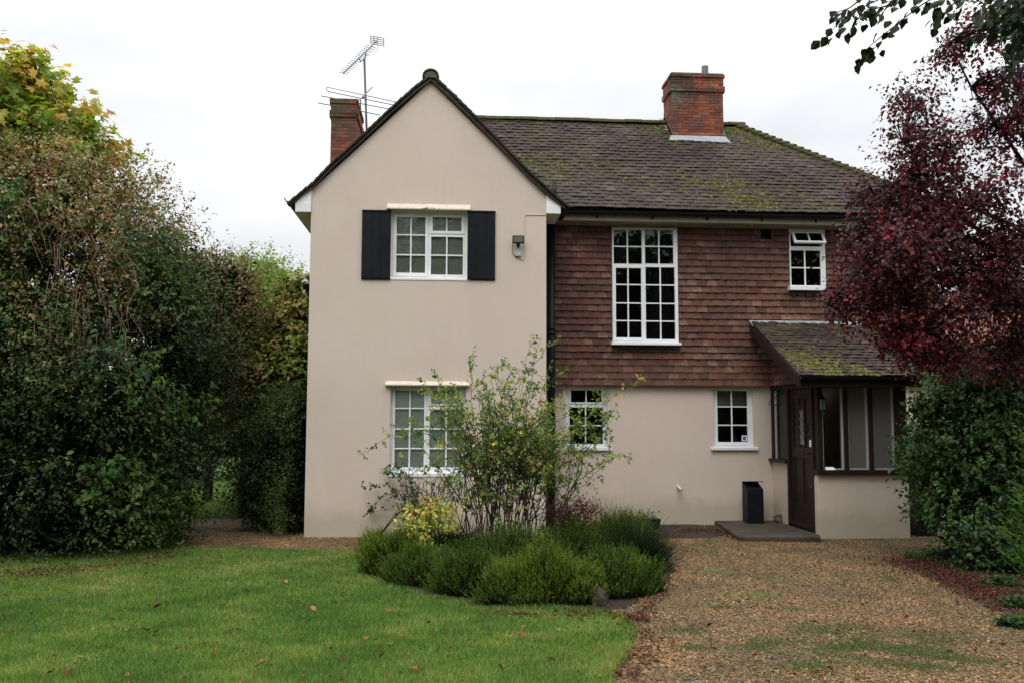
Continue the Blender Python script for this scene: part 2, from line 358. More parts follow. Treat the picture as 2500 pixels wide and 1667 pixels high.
def palette(P, pals, scale=1.4, jit=.25, mix=.35):
    """pals: list of rgb; clumpy choice"""
    pals = np.array(pals, float); n = len(P)
    f = (np.sin(P[:, 0]*scale*2.1+1.3)+np.sin(P[:, 1]*scale*1.7+P[:, 2]*scale*2.9)+np.sin(P[:, 2]*scale*3.3-P[:, 0]*scale*1.1))/3*.5+.5
    i = np.clip((f*len(pals)).astype(int), 0, len(pals)-1)
    sw = RNG.random(n) < mix; i[sw] = RNG.integers(0, len(pals), sw.sum())
    return pals[i]*(1+jit*RNG.uniform(-1, 1, (n, 1)))
def sprays(P, Nn, cols, L=.25, nl=6, size=.07, up=.15, out_=.8, droop=.25, tmpl=LEAF2, wide=1.0, jit=.12, spread=.9):
    n = len(P); d = nrm(Nn*out_+RNG.normal(size=(n, 3))*.55+np.array([0, 0, up]))
    Lk = L*RNG.uniform(.5, 1.3, n)
    PP, AA, CC = [], [], []
    for k in range(nl):
        t = (k+.6)/nl
        p = P+d*(Lk*t)[:, None]; side = nrm(np.cross(d, RNG.normal(size=(n, 3)))); 
        PP.append(p+RNG.normal(size=(n, 3))*.12*L*.5); AA.append(nrm(d*.55+side*spread+np.array([0, 0, -droop]))); CC.append(cols*(1+jit*RNG.uniform(-1, 1, (n, 1))))
    P2, A, C2 = np.concatenate(PP), np.concatenate(AA), np.concatenate(CC)
    upv = nrm(RNG.normal(size=(len(P2), 3))*.42+np.tile(Nn, (nl, 1))*.75+np.array([0, 0, .75]))
    Bv = nrm(np.cross(upv, A)); Nv = np.cross(A, Bv)
    sz = size*RNG.uniform(.65, 1.25, len(P2)); sc = np.stack([sz, sz*wide, sz], 1)
    return stamp(tmpl[0], tmpl[1], P2, A, Bv, Nv, sc, C2)
def cat(parts):
    Vs, Fs, Cs, off = [], [], [], 0
    for V, F, Cc in parts: Vs.append(V); Fs.append(F+off); Cs.append(Cc); off += len(V)
    return np.concatenate(Vs), np.concatenate(Fs), np.concatenate(Cs)
def clumps(blobs, k, r, squash=.6, grow=1.0):
    """break big crown volumes into separate bough-sized clumps with gaps between them"""
    P, Nn = sample_blobs(blobs, k, .72*grow, 1.0*grow, .2, .7)
    return [(p[0], p[1], p[2], q, q, q*squash) for p, q in zip(P, r*RNG.uniform(.55, 1.35, len(P)))]
def Bd(cx, cy, rx, ry, Y, rd=None):
    """blob from displayed-photo pixels at distance Y"""
    p = atd(cx, cy, Y); s = Y*K/FPX; return (p[0], p[1], p[2], rx*s, (rd if rd else (rx+ry)*.5*s), ry*s)
def core(blobs, mt, parent, f=.55, name='dark_core', col=(.012, .014, .008)):  # near-black col puts the crown's inner shade into the filler leaves
    """near-black leaf sprays filling a crown so that no gaps show through"""
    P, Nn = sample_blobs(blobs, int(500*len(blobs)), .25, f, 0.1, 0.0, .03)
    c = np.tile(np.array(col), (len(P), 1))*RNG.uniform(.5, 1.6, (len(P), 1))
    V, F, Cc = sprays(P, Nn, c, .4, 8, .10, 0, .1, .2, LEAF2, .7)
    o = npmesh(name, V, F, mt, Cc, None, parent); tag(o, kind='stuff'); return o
def limbs(mb, base, blobs, r=.12, k=None):
    base = Vector(base)
    for b in blobs:
        e = Vector(b[:3]); mid = base.lerp(e, .5)+Vector((random.uniform(-.15, .15), random.uniform(-.15, .15), random.uniform(0, .25)))
        mb.tube([base, base.lerp(mid, .5)+Vector((0, 0, .1)), mid, e], r, r*.25, 6)
        for q in range(5):
            dv = Vector((random.gauss(0, 1), random.gauss(0, 1), random.gauss(.4, 1))).normalized()
            e2 = e+Vector((dv.x*b[3], dv.y*b[4], dv.z*b[5]))*.85
            st = mid.lerp(e, random.uniform(.2, 1)); mb.tube([st, st.lerp(e2, .5)+Vector((0, 0, .05)), e2], r*.25, .005, 4)

# ------------------------------------------------------------------ ground
G, MY, PF = 13.2, 14.45, 12.65            # gable front, main wall front, porch front
def wob(poly, amp=.05, step=.25):
    o = []; n = len(poly)
    for i in range(n):
        a, b = poly[i], poly[(i+1) % n]; d = math.dist(a, b); k = max(1, int(d/step)) if d < 12 else 2
        for j in range(k):
            t = j/k; o.append((a[0]+(b[0]-a[0])*t+random.uniform(-amp, amp), a[1]+(b[1]-a[1])*t+random.uniform(-amp, amp)))
    return o
def sheet(name, poly, z, mt):
    mb = MB(); n = len(poly); a = sum(poly[i][0]*poly[(i+1) % n][1]-poly[(i+1) % n][0]*poly[i][1] for i in range(n))
    if a < 0: poly = poly[::-1]
    mb.add([(x, y, z) for x, y in poly], [tuple(range(n))]); o = mb.build(name, mt); tag(o, kind='structure'); return o
def inside(P, poly):
    x, y = P[:, 0], P[:, 1]; c = np.zeros(len(P), bool); n = len(poly)
    for i in range(n):
        (x1, y1), (x2, y2) = poly[i], poly[(i+1) % n]
        if y1 == y2: continue
        c ^= ((y1 > y) != (y2 > y)) & (x < (x2-x1)*(y-y1)/(y2-y1)+x1)
    return c
g2 = lambda *p: [grd(a, b)[:2] for a, b in p]
sheet('ground', [(-150, -60), (150, -60), (150, 250), (-150, 250)], 0, M['field'])
gravel_poly = wob([(-5.2, 11.2)]+g2((415, 1215), (455, 1190), (560, 1192), (640, 1200))+[(-1.9, 15.5), (9.5, 15.5), (11, 9.5), (8, 4.5), (5, 2), (.3, 2), (0, 9)], .04)
sheet('gravel_drive', gravel_poly, .004, M['gravel'])
lawn_poly = wob([(-14, 2), (.75, 2)]+g2((1405, 1560), (1428, 1515), (1470, 1470), (1440, 1412), (1350, 1400), (1150, 1392), (1000, 1370), (900, 1342), (850, 1318), (835, 1290), (800, 1264), (640, 1262), (430, 1258), (405, 1235))+[(-14, 14)], .035)
sheet('lawn', lawn_poly, .008, M['turf'])
back_poly = wob([(-14, 14.5)]+g2((430, 1202), (470, 1188), (520, 1183), (600, 1196), (640, 1190))+[(-3.0, 20), (-3.0, 40), (-14, 40)], .04)
sheet('back_lawn', back_poly, .008, M['turf'])
bed_poly = wob(g2((830, 1295), (856, 1322), (905, 1346), (1000, 1374), (1150, 1396), (1350, 1402), (1440, 1400), (1495, 1362), (1545, 1320), (1540, 1260), (1500, 1235), (1300, 1225), (1050, 1220), (860, 1250)), .05)
sheet('flower_bed_soil', bed_poly, .012, M['soil'])
rbed_poly = wob(g2((2050, 1288), (2110, 1285), (2200, 1268), (2352, 1262), (2500, 1260), (2520, 1500), (2352, 1440), (2250, 1385), (2150, 1335)), .06)
sheet('border_soil', rbed_poly, .012, M['soil'])
tar_poly = [(2.6, MY)]+[grd(1500, 1236)[:2], grd(1640, 1236)[:2], grd(1700, 1210)[:2]]+[(3.9, MY)]
sheet('tarmac_strip', tar_poly, .012, M['tarmac'])

# pebbles: real stones on the drive, as far as one can pick them out
def scatter(poly, n, bounds):
    P = np.column_stack([RNG.uniform(bounds[0], bounds[1], n), RNG.uniform(bounds[2], bounds[3], n)])
    return P[inside(P, poly)]
def onscreen(P, m=60):
    v = np.column_stack([P, np.zeros(len(P))-CH]) if P.shape[1] == 2 else P-np.array([0, 0, CH])
    c = v@_f; x = W/2+FPX*(v@_R)/c; y = H/2-FPX*(v@_U)/c
    return (c > 0) & (x > -m) & (x < W+m) & (y > -m) & (y < H+m*4)
P = scatter(gravel_poly, 260000, (-5, 9, 5, 14.4))
near = RNG.random(len(P)) < np.clip((8.5/P[:, 1])**2, .15, 1)
P = P[near & onscreen(P) & ~inside(P, lawn_poly) & ~inside(P, bed_poly)][:78000]
OCT = (np.array([(1, 0, 0), (0, 1, 0), (-1, 0, 0), (0, -1, 0), (0, 0, .8), (0, 0, -.8)], float), np.array([(0, 1, 4), (1, 2, 4), (2, 3, 4), (3, 0, 4), (1, 0, 5), (2, 1, 5), (3, 2, 5), (0, 3, 5)]))
n = len(P); A = nrm(RNG.normal(size=(n, 3))*np.array([1, 1, .3])); Bv = nrm(np.cross(nrm(RNG.normal(size=(n, 3))*.3+np.array([0, 0, 1])), A)); Nv = np.cross(A, Bv)
sz = RNG.uniform(.005, .0125, n); P3 = np.column_stack([P, np.full(n, .006)+sz*.25])
V, F, _ = stamp(OCT[0], OCT[1], P3, A, Bv, Nv, np.stack([sz*1.25, sz, sz*.7], 1))
tag(npmesh('gravel_stones', V, F, M['pebble'], None, np.repeat(RNG.random(n), 8)), kind='stuff', label='loose brown flint gravel covering the drive', cat='gravel')

# grass blades
def fbm(P, f=1.0, seed=0, k=14):
    g = np.random.default_rng(seed); o = np.zeros(len(P)); tot = 0
    for i in range(k):
        a = g.uniform(0, 6.28); fr = f*g.uniform(.5, 1)*(1+i*.55); am = 1/(1+i*.55)**.8
        o += am*np.sin((P[:, 0]*math.cos(a)+P[:, 1]*math.sin(a)+.35*np.sin(P[:, 1]*fr*.6+i))*fr+g.uniform(0, 6.28)); tot += am*am/2
    return o/math.sqrt(tot)
def grass(name, poly, n, bounds, hmin, hmax, label, pals, fall=7.0, avoid=()):
    P = scatter(poly, n, bounds); P = P[onscreen(P)]
    keep = RNG.random(len(P)) < np.clip((fall/P[:, 1])**1.6, .1, 1)
    for a in avoid: keep &= ~inside(P, a)
    P = P[keep]; n = len(P); P3 = np.column_stack([P, np.full(n, .006)])
    d = nrm(RNG.normal(size=(n, 3))*np.array([.5, .5, 0])+np.array([.12, 0, 1.0])); s = nrm(np.column_stack([RNG.normal(size=n), RNG.normal(size=n)*.4, np.zeros(n)]))
    patch = np.clip(.5+.10*fbm(P, 1.5, 3)+.28*fbm(P, 9, 5), 0, 1.3); ff = fbm(P, 1.2, 9)*.08+fbm(P, 7, 4)*.13+.44+RNG.normal(size=n)*.24
    hh = RNG.uniform(hmin, hmax, n)*(0.7+.5*patch); wd = RNG.uniform(.003, .006, n)*(P[:, 1]/6.5)**.7
    cols = np.array(pals)[np.clip((ff*len(pals)).astype(int), 0, len(pals)-1)]*RNG.uniform(.7, 1.35, (n, 1))
    V, F, Cc = stamp(NEEDLE[0], NEEDLE[1], P3, d, s, np.cross(d, s), np.stack([hh, wd, hh], 1), cols)
    o = npmesh(name, V, F, M['grass'], Cc); tag(o, label, 'grass', None, 'stuff'); return o
GP = [(.060, .120, .019), (.078, .165, .023), (.105, .205, .028), (.14, .245, .036), (.20, .27, .05), (.36, .32, .12)]
grass('lawn_grass', lawn_poly, 900000, (-6.5, 2.2, 5.3, 13.6), .02, .058, 'mown green lawn in front of the gable', GP)
grass('back_lawn_grass', back_poly, 160000, (-8, -2.8, 13, 26), .02, .05, 'lawn behind the gap left of the house', GP, 15)
mossy = []
for (cx, cy, rx, ry) in [(1720, 1366, 65, 7), (1640, 1312, 45, 5), (1770, 1325, 60, 5), (1830, 1400, 60, 8), (1900, 1445, 130, 18), (2060, 1480, 230, 36), (2120, 1520, 200, 30), (1980, 1500, 150, 24), (1720, 1368, 60, 6), (1760, 1480, 130, 22), (1560, 1450, 60, 14), (1600, 1490, 50, 10), (2200, 1530, 130, 22), (1900, 1530, 120, 20), (1660, 1395, 30, 5), (2040, 1335, 40, 5)]:
    for k in range(6):
        a = random.uniform(0, 6.28); mossy.append((cx+math.cos(a)*rx*.6*random.random(), cy+math.sin(a)*ry*.6*random.random(), rx*.5, ry*.5, cx == 1720 or cx == 1640))
PP, CC = [], []
for cx, cy, rx, ry, br in mossy:
    k = int(50+rx*ry*.55); a = RNG.uniform(0, 6.28, k); q = np.sqrt(RNG.random(k))
    for t, u in zip(a, q):
        p = grd(cx+random.gauss(0, .8)*rx, cy+random.gauss(0, .75)*ry); 
        if math.sin(p[0]*9+math.sin(p[1]*7)*2)+math.sin(p[1]*11+p[0]*5) < random.uniform(-1.4, .6): continue
        PP.append(p); CC.append((.14, .28, .04) if br else (.08, .12, .03))
PP = np.array(PP); n = len(PP); PP[:, 2] = .008; d = nrm(RNG.normal(size=(n, 3))*np.array([.8, .8, 0])+np.array([0, 0, 1.0])); s = nrm(RNG.normal(size=(n, 3))*np.array([1, 1, 0]))
V, F, Cc = stamp(NEEDLE[0], NEEDLE[1], PP, d, s, np.cross(d, s), np.stack([RNG.uniform(.01, .03, n), RNG.uniform(.003, .007, n), RNG.uniform(.01, .03, n)], 1), np.array(CC)*RNG.uniform(.6, 1.4, (n, 1)))
tag(npmesh('gravel_weeds', V, F, M['grass'], Cc), 'patches of grass and moss growing through the gravel drive', 'grass', None, 'stuff')

# ------------------------------------------------------------------ the cottage
cot = thing('cottage', 'cream rendered cottage with front gable, tile-hung upper floor, mossy tiled roof and porch', 'house')
XL, XR, XE = -2.04, 1.43, 8.15
def wall(holes, x0, x1, z0, z1, y0, y1, name='wall', mt=None, extra=None, par=cot):
    """wall in the plane y0 (front) .. y1 with rectangular openings (x0,z0,x1,z1)"""
    xs = sorted({x0, x1} | {h[0] for h in holes} | {h[2] for h in holes}); zs = sorted({z0, z1} | {h[1] for h in holes} | {h[3] for h in holes})
    mb = MB()
    for i in range(len(xs)-1):
        for j in range(len(zs)-1):
            cx, cz = (xs[i]+xs[i+1])/2, (zs[j]+zs[j+1])/2
            if any(h[0] < cx < h[2] and h[1] < cz < h[3] for h in holes): continue
            for y, fl in ((y0, 0), (y1, 1)):
                q = [(xs[i], y, zs[j]), (xs[i+1], y, zs[j]), (xs[i+1], y, zs[j+1]), (xs[i], y, zs[j+1])]
                mb.add(q, [(0, 1, 2, 3) if not fl else (3, 2, 1, 0)])
    for h in holes:
        a, b, c, d = h
        mb.add([(a, y0, b), (a, y1, b), (a, y1, d), (a, y0, d)], [(0, 1, 2, 3)]); mb.add([(c, y0, b), (c, y1, b), (c, y1, d), (c, y0, d)], [(3, 2, 1, 0)])
        mb.add([(a, y0, b), (c, y0, b), (c, y1, b), (a, y1, b)], [(0, 1, 2, 3)]); mb.add([(a, y0, d), (c, y0, d), (c, y1, d), (a, y1, d)], [(3, 2, 1, 0)])
    for x, fl in ((x0, 0), (x1, 1)): mb.add([(x, y0, z0), (x, y1, z0), (x, y1, z1), (x, y0, z1)], [(3, 2, 1, 0) if not fl else (0, 1, 2, 3)])
    if extra: mb.prism(extra, y0, y1)
    return mb.build(name, mt or M['render'], par)

def window(hole, Y, lights, sill=None, frame_mt=None, depth=.05):
    """lights: dict(o=outer rect px, g=glass rect px, v=[bar x], h=[bar y]) in photo px on the plane Y"""
    mt = frame_mt or M['white']; x0, z0, x1, z1 = hole; F = MB()
    outs = [rect(*L['o'], Y) for L in lights]
    # fixed frame: fill hole minus light openings
    xs = sorted({x0, x1} | {o[0] for o in outs} | {o[2] for o in outs}); zs = sorted({z0, z1} | {o[1] for o in outs} | {o[3] for o in outs})
    for i in range(len(xs)-1):
        for j in range(len(zs)-1):
            cx, cz = (xs[i]+xs[i+1])/2, (zs[j]+zs[j+1])/2
            if any(o[0] < cx < o[2] and o[1] < cz < o[3] for o in outs): continue
            F.box(xs[i], xs[i+1], Y+.012, Y+.012+depth, zs[j], zs[j+1])
    fo = F.build('window', mt, cot)
    for L, o in zip(lights, outs):
        if L.get('void'): continue
        g = rect(*L['g'], Y); s = MB(); pr = 0 if not L.get('fixed') else .006
        s.box(o[0], g[0], Y+pr, Y+.05, o[1], o[3]); s.box(g[2], o[2], Y+pr, Y+.05, o[1], o[3])
        s.box(g[0], g[2], Y+pr, Y+.05, o[1], g[1]); s.box(g[0], g[2], Y+pr, Y+.05, g[3], o[3])
        so_ = s.build('sash', mt, fo, bevel=.004)
        bx = [g[0]]+[rect(b, L['g'][1], b+1, L['g'][3], Y)[0] for b in L.get('v', [])]+[g[2]]
        bz = [g[3]]+[rect(L['g'][0], b, L['g'][2], b+1, Y)[3] for b in L.get('h', [])]+[g[1]]
        bw = .011
        for b in bx[1:-1]: MB().box(b-bw, b+bw, Y+.010, Y+.042, g[1], g[3]).build('glazing_bar', mt, fo)
        for b in bz[1:-1]: MB().box(g[0], g[2], Y+.012, Y+.040, b-bw*.9, b+bw*.9).build('glazing_bar', mt, fo)
        for i in range(len(bx)-1):
            for j in range(len(bz)-1):
                MB().box(bx[i]+(bw if i else 0), bx[i+1]-(bw if i < len(bx)-2 else 0), Y+.024, Y+.028, bz[j+1]+(bw if j < len(bz)-2 else 0), bz[j]-(bw if j else 0)).build('pane', M['glass'], fo)
        if L.get('open'):
            pass
    if sill:
        a = rect(*sill, Y-.09); mb = MB(); mb.prismx([(Y-.10, a[1]), (Y+.06, a[1]), (Y+.06, a[3]+.012), (Y-.10, a[3])], a[0], a[2]); mb.build('sill', mt, fo, bevel=.004)
    return fo

# --- gable block
YW = G+.09                                           # window plane, set back in the reveal
uh = rect(953, 510, 1141, 684, G); uh = (uh[0], uh[1], uh[2], uh[3])
lh = rect(952, 943, 1137, 1158, G)
apex = at(1051, 203, G); sl_, sr_ = at(763, 470, G), at(1331, 478, G)
sh = 5.02
wall([uh, lh], XL, XR, 0, sh, G, G+.25, 'gable_wall', None, [(XL, sh), (XR, sh), (apex[0]+.02, apex[2]), (apex[0]-.02, apex[2])])
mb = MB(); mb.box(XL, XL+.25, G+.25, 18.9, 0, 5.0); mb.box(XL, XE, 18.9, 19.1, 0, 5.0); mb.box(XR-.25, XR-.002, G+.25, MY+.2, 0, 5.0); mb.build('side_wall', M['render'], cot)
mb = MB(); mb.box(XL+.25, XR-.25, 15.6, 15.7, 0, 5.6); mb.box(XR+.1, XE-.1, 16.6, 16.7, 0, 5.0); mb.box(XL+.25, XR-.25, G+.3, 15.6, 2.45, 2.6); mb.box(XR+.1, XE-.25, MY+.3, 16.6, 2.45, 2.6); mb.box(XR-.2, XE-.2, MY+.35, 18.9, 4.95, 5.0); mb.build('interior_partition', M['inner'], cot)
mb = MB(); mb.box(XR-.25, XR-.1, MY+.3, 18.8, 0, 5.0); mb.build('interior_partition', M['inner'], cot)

def vh(a, b): return a, b
window(uh, YW, [
    dict(o=(959.5, 523, 1045.6, 675), g=(968, 530.6, 1038, 666.6), v=[1003], h=[573.5, 622.4]),
    dict(o=(1048.8, 524, 1134.4, 571.8), g=(1056.6, 531, 1126.4, 564.4), v=[1090.6]),
    dict(o=(1048.8, 576, 1134.4, 675), g=(1052.5, 579, 1130, 671), v=[1090.6], h=[623.5], fixed=1)],
    (944, 679.5, 1147.5, 685))
window(lh, YW, [
    dict(o=(958, 948, 1040, 1145), g=(964, 952, 1035, 1140), v=[1000], h=[996, 1046, 1094]),
    dict(o=(1044, 948, 1131, 990), g=(1053, 953, 1122, 985), v=[1089]),
    dict(o=(1044, 994, 1131, 1145), g=(1049, 999, 1127, 1140), v=[1089], h=[1046, 1094], fixed=1)],
    (945, 1154, 1142, 1163))
# dripstones (projecting painted ledges over the gable windows)
for r in ((944, 502, 1149, 513), (940, 934, 1147, 941)):
    a = rect(*r, G-.05); mb = MB(); mb.prismx([(G-.075, a[1]), (G, a[1]), (G, a[3]+.03), (G-.075, a[1]+.02)], a[0], a[2]); o = mb.build('drip_ledge', M['cream'], cot, bevel=.004)
# shutters
for r in ((883, 514, 953.5, 682.5), (1141.5, 516, 1209, 684)):
    a = rect(*r, G-.03); w_ = (a[2]-a[0])
    s = MB().box(a[0], a[2], G-.022, G-.001, a[1], a[3]).build('shutter', M['shutter'], cot)
    tag(s, label='plain navy black boarded shutter')
    for k in range(3):
        xx = a[0]+w_*k/3; MB().box(xx+.0006, xx+w_/3-.0006, G-.036, G-.022, a[1]+.012, a[3]-.012).build('board', M['shutter'], s, bevel=.002)
    MB().box(a[0]-.004, a[2]+.004, G-.046, G-.0, a[3]-.022, a[3]+.002).build('top_rail', M['shutter'], s)
def marks(name, px0, py0, px1, py1, Y, n, label, colr, parent):
    vs, fs = [], []
    for k in range(n):
        p = at(random.uniform(px0, px1), random.uniform(py0, py1), Y); b = len(vs); r_ = random.uniform(.004, .013)
        for j in range(6): t = j*math.pi/3; q = random.uniform(.5, 1.3); vs.append((p[0]+r_*1.6*q*math.cos(t), p[1], p[2]+r_*.7*q*math.sin(t)))
        vs.append((p[0], p[1]-.003, p[2])); fs += [(b+(j+1) % 6, b+j, b+6) for j in range(6)]
    o = MB().add(vs, fs).build(name, colr, parent); tag(o, label=label, kind='stuff')
mk_dark = simple('dirt_crust', (.10, .08, .055), .95, .4, 20)
marks('flaking_paint', 1030, 506, 1062, 511, G-.078, 14, 'flaked dark patch on the upper ledge', mk_dark, cot)
# floodlight + junction box + cable
fl = thing('floodlight', 'black floodlight with small sensor on the cream gable wall right of the shutter', 'floodlight')
a = rect(1251, 576, 1280, 595, G-.10)
MB().box(a[0], a[2], G-.12, G-.08, a[1], a[3]).build('housing', M['black'], fl, bevel=.005)
MB().box(a[0]+.015, a[2]-.015, G-.124, G-.119, a[1]+.015, a[3]-.015).build('lens', M['lens'], fl)
cx = (a[0]+a[2])/2; MB().box(cx-.025, cx+.025, G-.10, G-.04, a[1]-.04, a[1]-.002).tube([(cx, G-.06, a[1]), (cx, G, a[1]+.04)], .012).build('bracket', M['black'], fl)
MB().tube([(cx, G-.07, a[1]-.04), (cx, G-.075, a[1]-.06)], .02, .014, 10).build('sensor', M['black'], fl)
b = rect(1259, 610, 1272, 626, G-.03)
jb = MB().box(b[0], b[2], G-.05, G-.001, b[1], b[3]).build('junction_box', M['greyplastic'], bevel=.004); tag(jb, 'small grey junction box below the black floodlight', 'junction box')
mb = MB(); mb.tube([at(1254, 592, G-.02), at(1250, 605, G-.012), at(1252, 620, G-.012), at(1260, 630, G-.012), at(1264, 626, G-.02)], .004, n=5)
tag(mb.build('cable', M['black']), 'thin black cable looping from floodlight to junction box', 'cable')
mb = MB(); mb.tube([at(1332, 525.5, G-.008), at(1310, 525.5, G-.008), at(1284, 525, G-.008), at(1281, 529, G-.008), at(1281, 560, G-.008), at(1281.5, 600, G-.01), at(1282, 622, G-.012), at(1278, 634, G-.012), at(1270, 632, G-.012), at(1268, 626, G-.02)], .0055, n=6)
tag(mb.build('cable', M['cream']), 'cream painted cable running up from the junction box to the eaves', 'cable')
for q in ((1308, 525.5), (1281, 535), (1281, 569), (1281, 594)):
    pass

# --- gable roof
def pts(l, Y): return [at(x, y, Y) for x, y in l]
RT = G-.07
left = [(-.31, 6.80)]+[(p[0], p[2]) for p in pts([(1015, 211), (951, 267), (884, 331), (807, 401), (763, 447), (735, 470), (709, 491)], RT)]
right = [(-.31, 6.80)]+[(p[0], p[2]) for p in pts([(1085, 215), (1104, 232), (1152, 280), (1228, 357), (1286, 417), (1337, 465), (1362, 487), (1380, 502)], RT)]
gr_ = None
for side in (left, right):
    n = len(side); th = .045
    lo = [(x, z-th*(1.25 if i < n-2 else .7)) for i, (x, z) in enumerate(side)]
    for yy0, yy1, nm in ((RT+.02, 18.0 if side is left else 16.2, 'gable_roof'),):
        mb = MB()
        for i in range(n-1):
            mb.prism([side[i], side[i+1], lo[i+1], lo[i]], yy0, yy1)
        o = mb.build(nm, M['roof'], cot)
        gr_ = gr_ or o
        host = o
    # undercloak and mortar strip below the verge tiles
    mb = MB()
    for i in range(n-1):
        (ax, az), (bx_, bz_) = lo[i], lo[i+1]
        mb.prism([(ax, az-.001), (bx_, bz_-.001), (bx_, bz_-.022), (ax, az-.026)], RT+.005, G+.05)
    mb.build('undercloak', M['verge'], host)
    # tile ends stepping down the verge
    L = [0]
    for i in range(n-1): L.append(L[-1]+math.dist(side[i], side[i+1]))
    s_, k = 0.03, 0
    tm = None
    while s_ < L[-1]-.02:
        i = max(j for j in range(n-1) if L[j] <= s_); t = (s_-L[i])/(L[i+1]-L[i]); x = side[i][0]+(side[i+1][0]-side[i][0])*t; z = side[i][1]+(side[i+1][1]-side[i][1])*t
        ang = math.atan2(side[i+1][1]-side[i][1], side[i+1][0]-side[i][0])
        if tm is None:
            tb = MB().box(0, .165, -.018, .16, -.004, .012); tm = bpy.data.meshes.new('verge_tile'); tm.from_pydata(tb.v, [], tb.f); tm.materials.append(M['verge'])
        for lay in (0, 1):
            o = link('verge_tile', tm, host); sg = 1 if side is right else -1
            o.matrix_world = Matrix.Translation((x, RT+random.uniform(-.008, .008), z+.004+lay*.013))@Matrix.Rotation(-ang, 4, 'Y')@Matrix.Rotation(sg*0+(-.09), 4, 'Y')@Matrix.Diagonal((1 if lay else .8, 1, 1, 1))
        s_ += .108; k += 1
# ridge tiles
for k in range(9):
    mb = MB(); y0 = RT-.03+k*.32; prof = [(-.31+.125*math.cos(t), 6.775+.115*math.sin(t)) for t in [math.pi*j/8 for j in range(9)]]
    prof2 = [(-.31+.105*math.cos(t), 6.775+.095*math.sin(t)) for t in [math.pi*j/8 for j in range(8, -1, -1)]]
    mb.prism(prof+prof2, y0, y0+.33+.0*k); o = mb.build('ridge_tile', M['mosstile'], cot); o.location.z = random.uniform(-.004, .006)
MB().prism([(-.31+.10*math.cos(t), 6.755+.10*math.sin(t)) for t in [math.pi*j/8 for j in range(9)]], RT-.015, RT+.05).build('ridge_mortar', M['capstone'], cot)

# white box ends + boxed eaves
lb = rect(721, 495, 763, 518, G-.03); rb = rect(1330, 502, 1369, 522, G-.03)
for (b, s, x_in, side) in ((lb, -1, XL, left), (rb, 1, XR, right)):
    xo = b[0] if s < 0 else b[2]
    z0, z1 = b[1], b[3]
    e = MB(); e.box(min(xo, x_in), max(xo, x_in), G-.035, G+.02, z0, z1).build('eaves_box_end', M['white'], cot, bevel=.003)
    zt = 5.05 if s < 0 else 5.03
    MB().prism([(x_in, z1+.001), (xo+(-s)*.02, z1+.001), (xo+(-s)*.02, z1+.02), (x_in, zt)], G-.028, G+.02).build('eaves_box_end', M['white'], cot)
    MB().box(min(xo, x_in), max(xo, x_in), G+.02, 18 if s < 0 else 13.9, z0, z1+.03).build('soffit', M['cream'], cot)
# gutters
def gutter(x0, y0, x1, y1, z, r=.055, name='gutter', sl=0.0):
    mb = MB(); d = Vector((x1-x0, y1-y0, 0)).normalized(); nn = Vector((-d.y, d.x, 0)); k = 9; b = 0
    rings = []
    for (x, y, zz) in ((x0, y0, z), (x1, y1, z+sl)):
        ring = [Vector((x, y, zz))+nn*math.cos(t)*r+Vector((0, 0, -math.sin(t)*r)) for t in [math.pi*j/(k-1) for j in range(k)]]
        ring += [Vector((x, y, zz+.0))+nn*math.cos(t)*(r-.006)+Vector((0, 0, -math.sin(t)*(r-.006))) for t in [math.pi*j/(k-1) for j in range(k-1, -1, -1)]]
        rings.append(ring)
    m_ = len(rings[0]); mb.add(rings[0]+rings[1], [(i, (i+1) % m_, (i+1) % m_+m_, i+m_) for i in range(m_)]+[tuple(range(m_-1, -1, -1)), tuple(range(m_, 2*m_))])
    return mb.build(name, M['black'], cot)
pl_ = at(703, 494, G); gutter(XL-.33, G-.05, XL-.33, 18, 4.90, .06)
gutter(XR+.31, G-.05, XR+.31, 13.95, 4.86, .055)

# --- main block: ground floor wall, upper wall behind the hung tiles
ML = MY
wl = rect(1381, 944, 1483, 1095, ML); wr = rect(1742, 946, 1840, 1093, ML)
wall([wl, wr], XR-.001, XE, 0, 2.28, ML, ML+.25, 'ground_floor_wall')
TB = 2.235
UY = MY-.02                                          # upper wall face, tiles stand in front of it
big = rect(1495, 557, 1655, 838, UY-.04); sm = rect(1928, 560, 2015, 708, UY-.04)
vent = rect(1858, 557, 1890, 585, UY-.04)
wall([big, sm, vent], XR-.001, XE, 2.28, 4.98, UY, UY+.25, 'upper_wall', M['soffit'])
mb = MB(); mb.box(XE-.25, XE, MY+.25, 18.9, 0, 4.98).build('side_wall', M['render'], cot)
MB().box(vent[0], vent[2], UY+.12, UY+.16, vent[1], vent[3]).build('wall_vent', M['black'], cot)
WU = UY-.055
window(big, WU, [
    dict(o=(1497, 559, 1569, 645), g=(1498.5, 561, 1567, 644), v=[1532], h=[602], fixed=1),
    dict(o=(1573, 559, 1646, 645), g=(1575, 561, 1644, 644), v=[1609], h=[602], fixed=1),
    dict(o=(1497, 649, 1570, 832), g=(1504, 655, 1566, 824), v=[1534], h=[695, 740, 783]),
    dict(o=(1574, 649, 1650, 832), g=(1577, 653, 1648, 828), v=[1613], h=[696, 741, 784], fixed=1)],
    (1493, 836, 1664, 842), depth=.09)
fo = window(sm, WU, [
    dict(o=(1931, 566, 2008, 602), void=1), dict(o=(1930, 605, 2008, 703), g=(1932, 612, 2004, 697), v=[1966], h=[654], fixed=1)],
    (1929, 699, 2010, 709), depth=.09)
